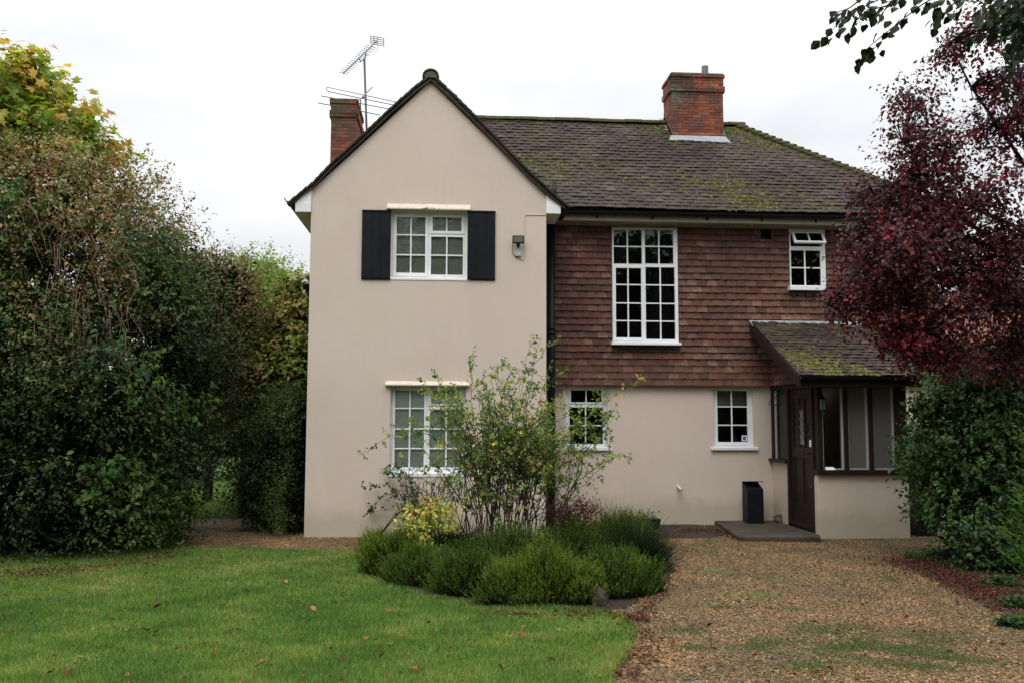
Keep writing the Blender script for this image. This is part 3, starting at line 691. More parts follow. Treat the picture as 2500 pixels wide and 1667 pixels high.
# frame surround of the small window's top light, then the top-hung sash standing open
a = rect(1931, 566, 2008, 601, WU)
z_top = a[3]; x0, x1 = a[0], a[2]; hh = a[3]-a[1]+.01
sash = MB(); fw = .04
sash.box(0, x1-x0, 0, .04, -hh, -hh+fw); sash.box(0, x1-x0, 0, .04, -fw*.8, 0); sash.box(0, fw, 0, .04, -hh+fw, -fw*.8); sash.box(x1-x0-fw, x1-x0, 0, .04, -hh+fw, -fw*.8)
so2 = sash.build('open_sash', M['white'], fo, bevel=.004); gb = MB().box((x1-x0)/2-.011, (x1-x0)/2+.011, .006, .034, -hh+fw, -fw*.8).build('glazing_bar', M['white'], fo)
ps = [MB().box(fw, (x1-x0)/2-.011, .016, .020, -hh+fw, -fw*.8).build('pane', M['glass'], fo), MB().box((x1-x0)/2+.011, x1-x0-fw, .016, .020, -hh+fw, -fw*.8).build('pane', M['glass'], fo)]
for o in [so2, gb]+ps:
    o.matrix_world = Matrix.Translation((x0, WU-.03, z_top))@Matrix.Rotation(math.radians(-32), 4, 'X')
window(wl, ML+.05, [
    dict(o=(1388, 950, 1478, 985), g=(1394, 952, 1469, 981), v=[1431]),
    dict(o=(1388, 990, 1478, 1090), g=(1391, 994, 1472, 1083), v=[1430], h=[1038], fixed=1)],
    (1383, 1092, 1494, 1099))
window(wr, ML+.05, [
    dict(o=(1747, 948, 1833, 1086), g=(1752, 953, 1825, 1078), v=[1787], h=[992, 1037])],
    (1737, 1091, 1851, 1098))
# blinds, curtains and things behind the panes
def blind(hole, Y, n, mt, name, label, frac=1.0, tilt=.01):
    t = thing(name, label, 'blind'); h_ = (hole[3]-hole[1])*frac; st = h_/n
    for k in range(n):
        z = hole[3]-st*(k+.5); MB().add([(hole[0]+.03, Y, z-st*.52), (hole[2]-.03, Y, z-st*.52), (hole[2]-.03, Y+.012, z+st*.52), (hole[0]+.03, Y+.012, z+st*.52), (hole[0]+.03, Y+.003, z-st*.52), (hole[2]-.03, Y+.003, z-st*.52), (hole[2]-.03, Y+.015, z+st*.52), (hole[0]+.03, Y+.015, z+st*.52)],
                                       [(0, 1, 2, 3), (7, 6, 5, 4), (0, 4, 5, 1), (2, 6, 7, 3), (0, 3, 7, 4), (1, 5, 6, 2)]).build('slat', mt, t)
    return t
blind(uh, G+.155, 34, M['blind'], 'venetian_blind', 'closed olive grey venetian blind behind the shuttered upstairs window')
tag(MB().box(lh[0]+.03, lh[2]-.03, G+.155, G+.16, lh[1]+.005, lh[3]-.005).build('roller_blind', M['paleblind']), 'pale green roller blind behind the lower gable window', 'blind')
blind(wr, ML+.3, 6, M['blind'], 'roman_blind', 'half raised grey blind behind the small window left of the porch', .3)
def curtain(x0, x1, z0, z1, Y, label, mt=None):
    mb = MB(); n = 60; vs = []
    for i in range(n+1):
        x = x0+(x1-x0)*i/n; y = Y+.03*math.sin(i*.9)+.015*math.sin(i*2.3)
        vs += [(x, y, z0), (x, y, z1), (x, y+.006, z1), (x, y+.006, z0)]
    fs = []
    for i in range(n):
        b = i*4; fs += [(b, b+4, b+5, b+1), (b+3, b+2, b+6, b+7), (b+1, b+5, b+6, b+2), (b, b+3, b+7, b+4)]
    mb.add(vs, fs); return tag(mb.build('curtain', mt or M['curtain']), label, 'curtain')
curtain(big[0]+.03, big[0]+.36, big[1]-.1, big[3], UY+.32, 'dark navy curtain behind the left side of the tall window')
curtain(big[2]-.5, big[2]-.02, big[1]-.1, big[3], UY+.32, 'dark navy curtain behind the right side of the tall window')
# sticker and pots
a = rect(1811, 1062, 1823.5, 1075.5, ML+.07); st = MB().box(a[0], a[2], ML+.071, ML+.0735, a[1], a[3]).build('window_sticker', M['paper']); tag(st, 'small white sticker with blue oval emblem in window corner', 'sticker')
cx, cz = (a[0]+a[2])/2, (a[1]+a[3])/2; MB().add([(cx+math.cos(t)*.030, ML+.0695, cz+math.sin(t)*.036) for t in [2*math.pi*j/14 for j in range(14)]]+[(cx+math.cos(t)*.030, ML+.0708, cz+math.sin(t)*.036) for t in [2*math.pi*j/14 for j in range(14)]], [tuple(range(14)), tuple(range(27, 13, -1))]+[(i, i+14, (i+1) % 14+14, (i+1) % 14) for i in range(14)]).build('emblem', M['blue'], st)
p = at(1462, 1081, ML+.16)
pot = thing('plant_pot', 'white pot with green houseplant behind the lower left window', 'pot plant')
MB().lathe(p[0], p[1], [(.045, p[2]), (.06, p[2]+.09), (.065, p[2]+.11), (.05, p[2]+.105)], 14).build('pot', M['paper'], pot, True)
Pp = np.tile(np.array([p[0], p[1], p[2]+.12]), (30, 1))+RNG.normal(size=(30, 3))*.02
V, F, Cc = sprays(Pp, nrm(RNG.normal(size=(30, 3))*.6+np.array([0, 0, 1])), np.tile(np.array((.05, .11, .03)), (30, 1)), .25, 4, .07); npmesh('foliage', V, F, M['leaf'], Cc, None, pot)

# --- hung tiles
def tile_mesh(name, w_, l_, t_, mt, camber=.004, n=4):
    """tile lying in local X (width) / Z (up the wall), thickness along -Y, lower edge at z=0"""
    mb = MB(); vs = []
    for i in range(n+1):
        x = -w_/2+w_*i/n; c = camber*(1-(2*i/n-1)**2)
        vs += [(x, -t_-c, 0), (x, -t_*.9-c, l_), (x, -c+0, l_), (x, -c, 0)]
    fs = []
    for i in range(n):
        b = i*4; fs += [(b, b+4, b+5, b+1), (b+3, b+2, b+6, b+7), (b+1, b+5, b+6, b+2), (b, b+3, b+7, b+4)]
    fs += [(0, 1, 2, 3), (n*4+3, n*4+2, n*4+1, n*4)]
    me = bpy.data.meshes.new(name); me.from_pydata(vs, [], fs); me.materials.append(mt); me.update()
    T = np.array(vs, float); return me, T, fs
TW, GA = .165, .1085
holes = [(big[0]-.01, big[1]-.0, big[2]+.01, 9), (sm[0]-.01, sm[1]-.0, sm[2]+.01, 9), (vent[0], vent[1], vent[2], vent[3])]
mats_hung = []
row = 0; z = TB
SX = 5.27
def intervals(z):
    iv = [(XR+.005, XE)]
    for h in holes:
        if h[1]-.04 < z+GA*.7 and z < h[3]-.02:
            nv = []
            for a, b in iv:
                if h[0] > a and h[0] < b: nv.append((a, h[0]))
                if h[2] < b and h[2] > a: nv.append((h[2], b))
                if not (a < h[0] < b or a < h[2] < b): nv.append((a, b))
            iv = nv
    return iv
tiles = []
while z < 4.86:
    for a, b in intervals(z):
        off = (row % 2)*TW/2; k0 = math.floor((a-off)/TW); x = off+k0*TW
        while x < b:
            xa, xb = max(a, x), min(b, x+TW)
            if xb-xa > .02: tiles.append((xa, xb, z, row))
            x += TW
    z += GA; row += 1
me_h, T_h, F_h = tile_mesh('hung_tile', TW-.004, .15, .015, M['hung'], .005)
cand = []
for t in tiles:
    xa, xb, z, r = t; kick = .045*max(0, 1-r/2.5)
    px, py = proj((xa+xb)/2, UY, z); vis = not (px > 1860 and py > 770+(px-1860)*.2) and px < 2000
    mtx = Matrix.Translation(((xa+xb)/2+random.uniform(-.0015, .0015), UY-.026-kick+random.uniform(-.003, .002), z+random.uniform(-.003, .003)))@Matrix.Rotation(math.radians(-10+random.uniform(-1.5, 1.2)-(5 if r < 2 else 0)), 4, 'X')@Matrix.Rotation(math.radians(random.uniform(-.7, .7)), 4, 'Y')@Matrix.Diagonal(((xb-xa-.003)/(TW-.004), 1, 1, 1))
    cand.append((vis and xb-xa > TW*.95, -abs((px-1600)/1.5)-abs(py-820), mtx))
order = sorted(range(len(cand)), key=lambda i: (-int(cand[i][0]), -cand[i][1])); first = set(order[:300])
hang = MB().box(XR+.02, XE-.02, UY-.006, UY-.002, TB+.02, 4.8).build('batten_board', M['soffit'], cot) if False else None
rest = []
for i, (v_, s_, mtx) in enumerate(cand):
    if i in first:
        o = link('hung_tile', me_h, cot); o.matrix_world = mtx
    else: rest.append(mtx)
def stamp_m(name, T, Fc, mats, mt, parent):
    k = len(T); V = np.concatenate([(np.c_[T, np.ones(k)]@np.array(m_).T)[:, :3] for m_ in mats]); quads = [f for f in Fc if len(f) == 4]
    Fq = np.array(quads); FF = (Fq[None]+(np.arange(len(mats))*k)[:, None, None]).reshape(-1, 4)
    o = npmesh(name, V, FF, mt, None, np.repeat(RNG.random(len(mats)), len(Fq)), parent); tag(o, kind='stuff'); return o
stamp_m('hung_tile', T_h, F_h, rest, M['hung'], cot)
# scalloped slates under the two upper windows
for h in (big, sm):
    n = 9 if h is big else 5; ww = (h[2]-h[0]+.02)/n
    for k in range(n):
        xc = h[0]-.01+ww*(k+.5); poly = [(xc-ww/2+.001, h[1]-.02), (xc+ww/2-.001, h[1]-.02)]+[(xc+(ww/2-.002)*math.cos(t), h[1]-.07-ww*.32*math.sin(t)) for t in [math.pi*j/8 for j in range(9)]]
        MB().prism(poly, UY-.062, UY-.052).build('scalloped_slate', M['slate'], cot)
    MB().box(h[0]-.005, h[2]+.005, UY-.066, UY-.03, h[1]-.035, h[1]-.001).build('window_apron', M['black'], cot)
# soffit and fascia, main gutter
EZ, EY = 5.0, MY-.36
MB().box(XR+.01, XE+.3, EY+.02, UY-.002, EZ-.135, EZ-.12).build('soffit', M['soffit'], cot)
MB().box(XR+.02, XE+.3, EY+.0, EY+.02, EZ-.15, EZ-.005).build('fascia', M['soffit'], cot)
MB().box(XR+.01, XE+.0, UY-.05, UY-.004, EZ-.165, EZ-.136).build('cornice', M['soffit'], cot)
gutter(XR+.15, EY-.06, XE+.36, EY-.06, EZ-.015, .06)
for k in range(8):
    x = XR+.9+k*.9; MB().prismx([(EY-.004, EZ-.03), (EY-.004, EZ-.12), (EY-.03, EZ-.09), (EY-.055, EZ-.08)], x, x+.025).build('gutter_bracket', M['black'], cot)

# --- main roof
YR = 16.45; rl = at(1164, 291, YR); rr_ = at(1797, 308, YR); ZR = (rl[2]+rr_[2])/2-.03
XH = rr_[0]; ec = (XE+.32, EY-.05, EZ+.02)
e0 = (EY-.05, EZ+.02); run, rise = YR-e0[0], ZR-e0[1]; SLp = math.hypot(run, rise); PI_ = math.atan2(rise, run)
XLh = -.7
mb = MB()
A0 = (-2.3, e0[0], e0[1]); A1 = (ec[0], e0[0], e0[1]); B0 = (XLh, YR, ZR); B1 = (XH, YR, ZR); D0 = (-2.3, 2*YR-e0[0], e0[1]); D1 = (ec[0], 2*YR-e0[0], e0[1])
mb.add([A0, A1, B1, B0, D0, D1], [(0, 1, 2, 3), (5, 4, 3, 2), (1, 5, 2), (4, 0, 3), (0, 4, 5, 1)])
mr_ = mb.build('main_roof', M['roof'], cot)
me_r, T_r, F_r = tile_mesh('roof_tile', TW-.005, .19, .013, M['roof'], .005)
NR = 29; gau = SLp/NR
def rooftiles(x_of, y0, z0, pitch, gauge, nrows, n_ind, parent, X0, me_, T_, Fc_, hide=None):
    rows = []
    up = Vector((0, math.cos(pitch), math.sin(pitch))); nn = Vector((0, -math.sin(pitch), math.cos(pitch)))
    for r in range(nrows):
        xa, xb = x_of(r); off = (r % 2)*TW/2; x = math.floor((xa-off)/TW)*TW+off
        while x < xb:
            a, b = max(x, xa), min(x+TW, xb)
            if b-a > .03 and not (hide and hide((a+b)/2, r)):
                base = Vector(((a+b)/2+random.uniform(-.002, .002), y0, z0))+up*(r*gauge+random.uniform(-.007, .006)+.008*math.sin(x*1.1+r*.3))+nn*(.020+random.uniform(-.004, .007)+.010*math.sin(x*.8+r*.25))
                mt_ = Matrix.Translation(base)@Matrix.Rotation(pitch-math.pi/2-.10+random.uniform(-.02, .02), 4, 'X')@Matrix.Rotation(random.uniform(-.015, .015), 4, 'Y')@Matrix.Diagonal(((b-a-.003)/(TW-.005), 1, 1, 1))
                rows.append(mt_)
            x += TW
    for m_ in rows[:n_ind]:
        o = link('roof_tile', me_, parent); o.matrix_world = m_
    if rows[n_ind:]: stamp_m('roof_tile', T_, Fc_, rows[n_ind:], M['roof'], parent)
    return rows
hip = lambda t: ec[0]+(XH-ec[0])*t
rooftiles(lambda r: (max(.0, XR+.28-r*.11), hip(r/NR)), e0[0]-.02, e0[1], PI_, gau, NR, 300, mr_, 0, me_r, T_r, F_r)
# ridge and hip tiles
k = 0; x = .3
while x < XH-.02:
    mb = MB(); prof = [(YR+.12*math.cos(t), ZR+.01+.085*math.sin(t)) for t in [math.pi*j/6 for j in range(7)]]
    mb.prismx(prof, x, x+.325); o = mb.build('ridge_tile', M['mosstile'], mr_); o.location.z = random.uniform(-.008, .008); x += .33
a, b = Vector((XH, YR, ZR+.02)), Vector((ec[0], ec[1], ec[2]+.02)); n = 30; dv = (b-a)/n
hm = None
for k in range(n):
    p = a+dv*(k+.1); q = Vector((dv.y, -dv.x, 0)).normalized(); d = dv.normalized(); u = q.cross(d)
    if u.z < 0: u = -u
    mb = MB(); L_ = dv.length*1.35
    vs = []
    for tt, lift in ((0, .0), (L_, .045)):
        for j in range(7):
            t = math.pi*j/6; vs.append(p+d*tt+q*math.cos(t)*.11+u*(math.sin(t)*.075-.03+lift))
    mb.add(vs, [(j, j+1, j+8, j+7) for j in range(6)]+[tuple(range(7, 14)), tuple(range(6, -1, -1)), (0, 7, 13, 6)])
    mb.build('hip_tile', M['mosstile'], mr_)
# moss cushions lodged on the tiles
def moss_on(n, fn, name, parent, dens=None):
    P_, N_, Cc_ = [], [], []
    while len(P_) < n:
        r = fn()
        if r: P_.append(r[0]); N_.append(r[1]); Cc_.append(r[2])
    P_ = np.array(P_); N_ = nrm(np.array(N_)); k = len(P_); A = nrm(np.cross(N_, RNG.normal(size=(k, 3)))); Bv = np.cross(N_, A); s = RNG.uniform(.012, .034, k)
    th = np.arange(6)*math.pi/3; T = np.array([(math.cos(t), math.sin(t), 0) for t in th]+[(.6*math.cos(t+.5), .6*math.sin(t+.5), .5) for t in th]+[(0, 0, .65)])
    Fm = [(i, (i+1) % 6, 6+i) for i in range(6)]+[((i+1) % 6, 6+(i+1) % 6, 6+i) for i in range(6)]+[(6+i, 6+(i+1) % 6, 12) for i in range(6)]
    V, F, c = stamp(T, np.array(Fm), P_, A, Bv, N_, np.stack([s*1.3, s, s*.8], 1), np.array(Cc_))
    tag(npmesh(name, V, F, M['ridge_moss'], c, None, parent), kind='stuff')
ph = [random.uniform(0, 6) for _ in range(4)]
def mossfield(u, v): return math.sin(u*1.9+ph[0]+math.sin(v*2.1))+math.sin(v*3.3+ph[1]+u*.7)+.8*math.sin(u*5.1+v*4.3+ph[2])
def f_main():
    v = random.random(); u = random.uniform(1.0, hip(v)-.02); t = mossfield(u, v*3)
    streak = math.exp(-((u-(4.9-.25*v))/.35)**2)*3.4 if v < .75 else 0
    top = 3.4*max(0, (v-.84)/.16); he = 2.2*max(0, 1-(hip(v)-u)/.5)
    if random.random() > 1/(1+math.exp(-(t+streak+top+he-2.0)*1.5)): return None
    row_ = round(v*NR)*gau+random.uniform(-.012, .012); c = (.12, .15, .018) if random.random() < .25+.5*top/2.4+.3*he/2.2 else random.choice([(.06, .065, .015), (.075, .065, .018), (.04, .045, .014)])
    return (u, e0[0]+row_*math.cos(PI_)-.03*math.sin(PI_), e0[1]+row_*math.sin(PI_)+.03*math.cos(PI_)), (0, -math.sin(PI_), math.cos(PI_)), c
moss_on(5200, f_main, 'moss', mr_)
MB().tube([at(1354, 500, 13.95), at(1354, 446, 13.95)], .035, n=12).build('vent_pipe', M['black'], cot, True)

# --- chimneys
def chimney(x0, x1, y0, y1, z0, z1, course, label, bl=.21, corb=3, pot_=False, front_only=False, gap=.007):
    ch = MB().box(x0+.008, x1-.008, y0+.008, y1-.008, z0, z1).build('chimney', M['mortar'], cot); tag(ch, label=label)
    meshes = {}
    def br(w_, d_, axis):
        key = (round(w_, 3), axis)
        if key not in meshes:
            b = MB(); h_ = course-gap
            if axis == 'x': b.box(-w_/2, w_/2, -.0, .06, 0, h_)
            else: b.box(0, .06, -w_/2, w_/2, 0, h_)
            me = bpy.data.meshes.new('brick'); me.from_pydata(b.v, [], b.f); me.materials.append(M['brick']); meshes[key] = me
        return meshes[key]
    n = int((z1-z0)/course)
    for r in range(n):
        z = z0+r*course; e = .035 if (n-1-r in (0,) or (corb <= n-1-r < corb+2)) else (.014 if n-1-r < corb else .004)
        for face in ('f', 'l', 'r'):
            if face == 'f': a, b = x0-e, x1+e
            else: a, b = y0-e+.061, y1+e
            off = (bl/2 if (r+(face != 'f')) % 2 else 0); x = a-off
            while x < b-.01:
                xa, xb = max(a, x), min(b, x+bl)
                if xb-xa > .03:
                    w_ = xb-xa-gap; c = (xa+xb)/2
                    if face == 'f': o = link('brick', br(w_, .1, 'x'), ch); o.location = (c, y0-e+random.uniform(-.003, .003), z)
                    elif face == 'l': o = link('brick', br(w_, .1, 'y'), ch); o.location = (x0-e+random.uniform(-.003, .003), c, z)
                    else: o = link('brick', br(w_, .1, 'y'), ch); o.location = (x1+e-.06+random.uniform(-.003, .003), c, z)
                x += bl
    return ch, z0+n*course
# right chimney stands on the front slope just below the ridge
def roofz(y): return e0[1]+(y-e0[0])*math.tan(PI_)
yf = 15.62
for _ in range(30):
    p = at(1700, 347, yf); yf += (p[2]-roofz(yf))*.6/ math.tan(PI_) if True else 0
    yf = min(max(yf, 14.6), 16.4)
ca, cb = at(1641, 300, yf), at(1766, 300, yf); ztop = at(1700, 178, yf)[2]
ch1, zt1 = chimney(ca[0], cb[0], yf, yf+.62, roofz(yf)+.02, ztop, .0545, 'red brick chimney on the main roof ridge', .20, 4)
MB().flat([(ca[0]-.02, yf-.02), (cb[0]+.02, yf-.02), (cb[0]+.02, yf+.64), (ca[0]-.02, yf+.64)], zt1, zt1+.02).build('chimney_cap', M['capstone'], cot)
for e_, zz in ((.04, zt1-.062), (.042, zt1-.30)):
    pass
f = MB(); zf = roofz(yf)
f.add([(ca[0]-.10, yf-.10, roofz(yf-.10)+.05), (cb[0]+.12, yf-.10, roofz(yf-.10)+.05), (cb[0]+.03, yf-.012, zf+.11), (ca[0]-.03, yf-.012, zf+.11),
       (ca[0]-.10, yf-.10, roofz(yf-.10)+.03), (cb[0]+.12, yf-.10, roofz(yf-.10)+.03), (cb[0]+.03, yf-.006, zf+.0), (ca[0]-.03, yf-.006, zf+.0)], [(0, 1, 2, 3), (7, 6, 5, 4), (0, 4, 5, 1), (1, 5, 6, 2), (3, 2, 6, 7), (0, 3, 7, 4)])
for s, x in ((-1, ca[0]), (1, cb[0])):
    for k in range(5):
        ya = yf-.02+k*.13; zz = roofz(ya)+.13
        xo = x+s*.012
        f.add([(xo, ya, roofz(ya)-.02), (xo, ya+.135, roofz(ya+.135)-.02), (xo, ya+.135, zz+.06), (xo, ya, zz+.03), (x+s*.10, ya, roofz(ya)+.045), (x+s*.10, ya+.135, roofz(ya+.135)+.045), (xo+s*.004, ya+.135, roofz(ya+.135)+.06), (xo+s*.004, ya, roofz(ya)+.06)],
              [(0, 1, 2, 3), (3, 2, 1, 0), (4, 5, 6, 7)])
f.build('lead_flashing', M['lead'], ch1)
pw = at(1721, 170, yf+.3); cw = MB(); cw.lathe(pw[0], yf+.3, [(.06, zt1+.02), (.06, zt1+.13)], 12)
for k in range(6): cw.lathe(pw[0], yf+.3, [(.058, zt1+.14+k*.026), (.068, zt1+.148+k*.026), (.058, zt1+.154+k*.026)], 12)
for j in range(6): t = j*math.pi/3; cw.tube([(pw[0]+.055*math.cos(t), yf+.3+.055*math.sin(t), zt1+.12), (pw[0]+.05*math.cos(t), yf+.3+.05*math.sin(t), zt1+.30)], .006, n=4)
cw.build('flue_cowl', M['greyplastic'], ch1)
# left chimney behind the gable roof
yl = 17.6; c0, c1 = at(808, 300, yl), at(870, 300, yl); zl = at(840, 243, yl)[2]
ch2, zt2 = chimney(c0[0], c1[0], yl, yl+1.15, 3.2, zl, .068, 'dark weathered brick chimney rising behind the left gable slope', .215, 3, gap=.009)
MB().flat([(c0[0]-.03, yl-.03), (c1[0]+.03, yl-.03), (c1[0]+.03, yl+1.18), (c0[0]-.03, yl+1.18)], zt2, zt2+.03).build('chimney_cap', M['capstone'], cot)
random.seed(21)

# --- soil pipe in the corner
px_ = at(1343, 700, MY-.14); sp = MB().tube([(px_[0]+.015, MY-.16, 0.0), (px_[0]+.015, MY-.16, 4.9)], .062, n=16).build('soil_pipe', M['black'], cot, True)
for z in (3.02, 3.10, 1.55): MB().tube([(px_[0]+.015, MY-.16, z), (px_[0]+.015, MY-.16, z+.05)], .072, n=16).build('pipe_collar', M['black'], sp, True)
MB().tube([(XR+.035, G+.5, 0), (XR+.035, G+.5, 4.9)], .034, n=12).build('downpipe', M['black'], cot, True)
# air brick
a = rect(1353, 948, 1374, 970, ML); ab = MB()
ab.box(a[0], a[2], ML-.003, ML+.01, a[1], a[3]); o = ab.build('air_brick', M['soffit'], cot)
for i in range(7):
    for j in range(6):
        MB().box(a[0]+.012+i*.0175, a[0]+.02+i*.0175, ML-.0045, ML-.0025, a[1]+.012+j*.02, a[1]+.02+j*.02).build('air_hole', M['black'], o)
p = at(1662, 1195, ML-.01); MB().tube([at(1653, 1184, ML+.01), at(1664, 1196, ML-.14)], .02, n=12).build('overflow_pipe', M['cream'], cot)
# small lamps under the eaves
def eavelamp(px, py, label):
    t = thing('security_sensor', label, 'sensor'); p = Vector(at(px, py, UY-.12)); top = Vector((p.x, UY-.1, EZ-.13))
    MB().tube([top, Vector((p.x, p.y, p.z+.02))], .01).build('stem', M['black'], t); MB().tube([Vector((p.x-.01, p.y, p.z+.02)), Vector((p.x+.03, p.y-.06, p.z-.03))], .022, .028, 10).build('head', M['greyplastic'], t)
eavelamp(1405, 536, 'small grey sensor under the eaves beside the black soil pipe'); eavelamp(1830, 548, 'small pale sensor under the eaves between tall window and black vent')

# --- porch
PT_Z = 3.24; PE = (PF-.30, 2.30); PXL, PXR = 4.93, 6.72; PXW = 6.61
run2, rise2 = (MY-.10)-PE[0], PT_Z-PE[1]; PP_ = math.atan2(rise2, run2); PS = math.hypot(run2, rise2)
fw_top = rect(2010, 1158, 2200, 1316, PF)[3]
dw = MB(); dw.box(SX, PXW, PF, PF+.12, 0, fw_top); dw.box(SX, SX+.12, PF+.12, PF+.16, 0, fw_top).build('dwarf_wall', M['render'], cot, bevel=.01)
MB().box(SX, SX+.12, 13.78, MY-.001, .0, 1.02).build('dwarf_wall', M['render'], cot, bevel=.01)
MB().box(PXW-.12, PXW, PF+.12, MY-.001, 0, 2.3).build('porch_side_wall', M['render'], cot)
pf = MB().box(SX-.02, PXW+.02, PF-.03, PF+.12, 2.16, 2.36).build('porch_beam', M['wood'], cot)
MB().box(SX-.025, PXW-.03, PF-.06, PF+.13, fw_top+.001, fw_top+.07).build('porch_sill', M['wood'], cot, bevel=.004)
zs0, zs1 = fw_top+.07, 2.16
posts = [(1996, 2008), (2060, 2071), (2120.5, 2132), (2184, 2212)]
def pxX(p, Y): return at(p, 1050, Y)[0]
pr = []
for a, b in posts:
    x0, x1 = pxX(a, PF), pxX(b, PF); x0 = max(x0, SX-.012)
    MB().box(x0, x1, PF-.012, PF+.10, zs0, zs1).build('porch_post', M['wood'], cot, bevel=.004); pr.append((x0, x1))
MB().box(pr[-1][1], PXW, PF-.005, PF+.10, zs0, zs1).build('porch_post', M['wood'], cot)
for i in range(3):
    x0, x1 = pr[i][1], pr[i+1][0]
    wn = MB().box(x0, x0+.018, PF+.015, PF+.07, zs0, zs1).box(x1-.03, x1, PF+.015, PF+.07, zs0, zs1).box(x0+.018, x1-.03, PF+.015, PF+.07, zs0, zs0+.02).build('porch_window', M['greyplastic'], cot)
    MB().box(x0+.018, x1-.03, PF+.04, PF+.045, zs0+.02, zs1).build('pane', M['glass' if i == 0 else 'obscured'], wn)
# side: posts, window, head
yd0, yd1 = PF+.16, 13.72
for (a, b, z0) in ((yd0-.03, yd0+.04, .07), (yd1, yd1+.07, .07), (MY-.08, MY-.005, 1.06)):
    MB().box(SX-.015, SX+.10, a, b, z0, 2.2).build('porch_post', M['wood'], cot, bevel=.004)
MB().box(SX-.018, SX+.10, PF-.01, MY-.006, 2.161, 2.26).build('door_head', M['wood'], cot)
MB().box(SX-.07, SX+.13, yd1+.02, MY-.004, 1.021, 1.07).build('porch_sill', M['wood'], cot, bevel=.004)
wn = MB().box(SX+.02, SX+.06, yd1+.07, yd1+.10, 1.07, 2.16).box(SX+.02, SX+.06, MY-.11, MY-.08, 1.07, 2.16).build('porch_window', M['greyplastic'], cot)
MB().box(SX+.04, SX+.045, yd1+.10, MY-.11, 1.07, 2.16).build('pane', M['glass'], wn)
curt = MB(); nn_ = 14
vs = []
for i in range(nn_+1): y = yd1+.1+(MY-.21-yd1)*i/nn_; vs += [(SX+.10+.012*(i % 2), y, 1.08), (SX+.10+.012*(i % 2), y, 2.16), (SX+.106+.012*(i % 2), y, 2.16), (SX+.106+.012*(i % 2), y, 1.08)]
curt.add(vs, [q for i in range(nn_) for q in ((i*4, i*4+1, i*4+5, i*4+4), (i*4+3, i*4+7, i*4+6, i*4+2))]); tag(curt.build('net_curtain', M['cream']), 'pale net curtain in the narrow porch window left of the door', 'curtain')
# door
dy0, dy1, dz0, dz1 = yd0+.04, yd1, .10, 2.155; X_ = SX+.03
door = MB().box(X_+.018, X_+.045, dy0, dy1, dz0, dz1).build('door', M['wood'], cot); tag(door, label='dark brown panelled front door with small leaded light')
def dbox(a, b, z0, z1, x0=0, x1=.018, nm='rail', mt=None): return MB().box(X_+x0, X_+x1, dy0+a*(dy1-dy0), dy0+b*(dy1-dy0), z0, z1).build(nm, mt or M['wood'], door, bevel=.003)
for a, b in ((0, .13), (.87, 1)): dbox(a, b, dz0, dz1, nm='stile')
dbox(.13, .87, dz1-.14, dz1); dbox(.13, .87, 1.12, 1.28); dbox(.13, .87, dz0, dz0+.34)
for a in (.36, .60): dbox(a, a+.055, 1.28, dz1-.14, nm='muntin')
dbox(.47, .54, dz0+.34, 1.12, nm='muntin')
dbox(.415, .60, 1.86, 1.90, 0, .016)
lg = dbox(.42, .595, 1.32, 1.84, .010, .017, 'leaded_light', M['lens'])
for k in range(4):
    z = 1.34+k*.12
    MB().tube([(X_+.008, dy0+.42*(dy1-dy0), z), (X_+.008, dy0+.595*(dy1-dy0), z+.12)], .004, n=4).tube([(X_+.008, dy0+.595*(dy1-dy0), z), (X_+.008, dy0+.42*(dy1-dy0), z+.12)], .004, n=4).build('lead_came', M['lead'], door)
yk = dy0+.2*(dy1-dy0)
kn = MB(); kn.tube([(X_-.025, yk+.05*math.cos(t), 1.56+.06*math.sin(t)) for t in [2*math.pi*j/12 for j in range(13)]], .008, n=6).tube([(X_, yk, 1.63), (X_-.03, yk, 1.62)], .016, n=8).build('knocker', M['black'], door)
MB().box(X_-.006, X_-.0, dy0+.40*(dy1-dy0), dy0+.62*(dy1-dy0), 1.17, 1.23).build('letterbox', M['black'], door, bevel=.003)
MB().tube([(X_, dy0+.14*(dy1-dy0), 1.20), (X_-.05, dy0+.14*(dy1-dy0), 1.20), (X_-.05, dy0+.27*(dy1-dy0), 1.195)], .01, n=8).build('handle', M['black'], door)
MB().tube([(X_, dy0+.13*(dy1-dy0), .72), (X_-.012, dy0+.13*(dy1-dy0), .72)], .018, n=10).build('keyhole_cover', M['steel'], door)
MB().box(X_-.05, X_+.0, dy0, dy1, dz0+.0, dz0+.06).build('weather_bar', M['wood'], door, bevel=.01)
bell = tag(MB().box(SX-.04, SX-.016, yd0-.005, yd0+.03, 1.30, 1.40).build('doorbell', M['white'], bevel=.006), 'small white doorbell on the black door frame', 'doorbell')
MB().box(SX+.05, PXW-.12, PF+.12, MY-.003, .02, .10).build('porch_floor', M['concrete'], cot)
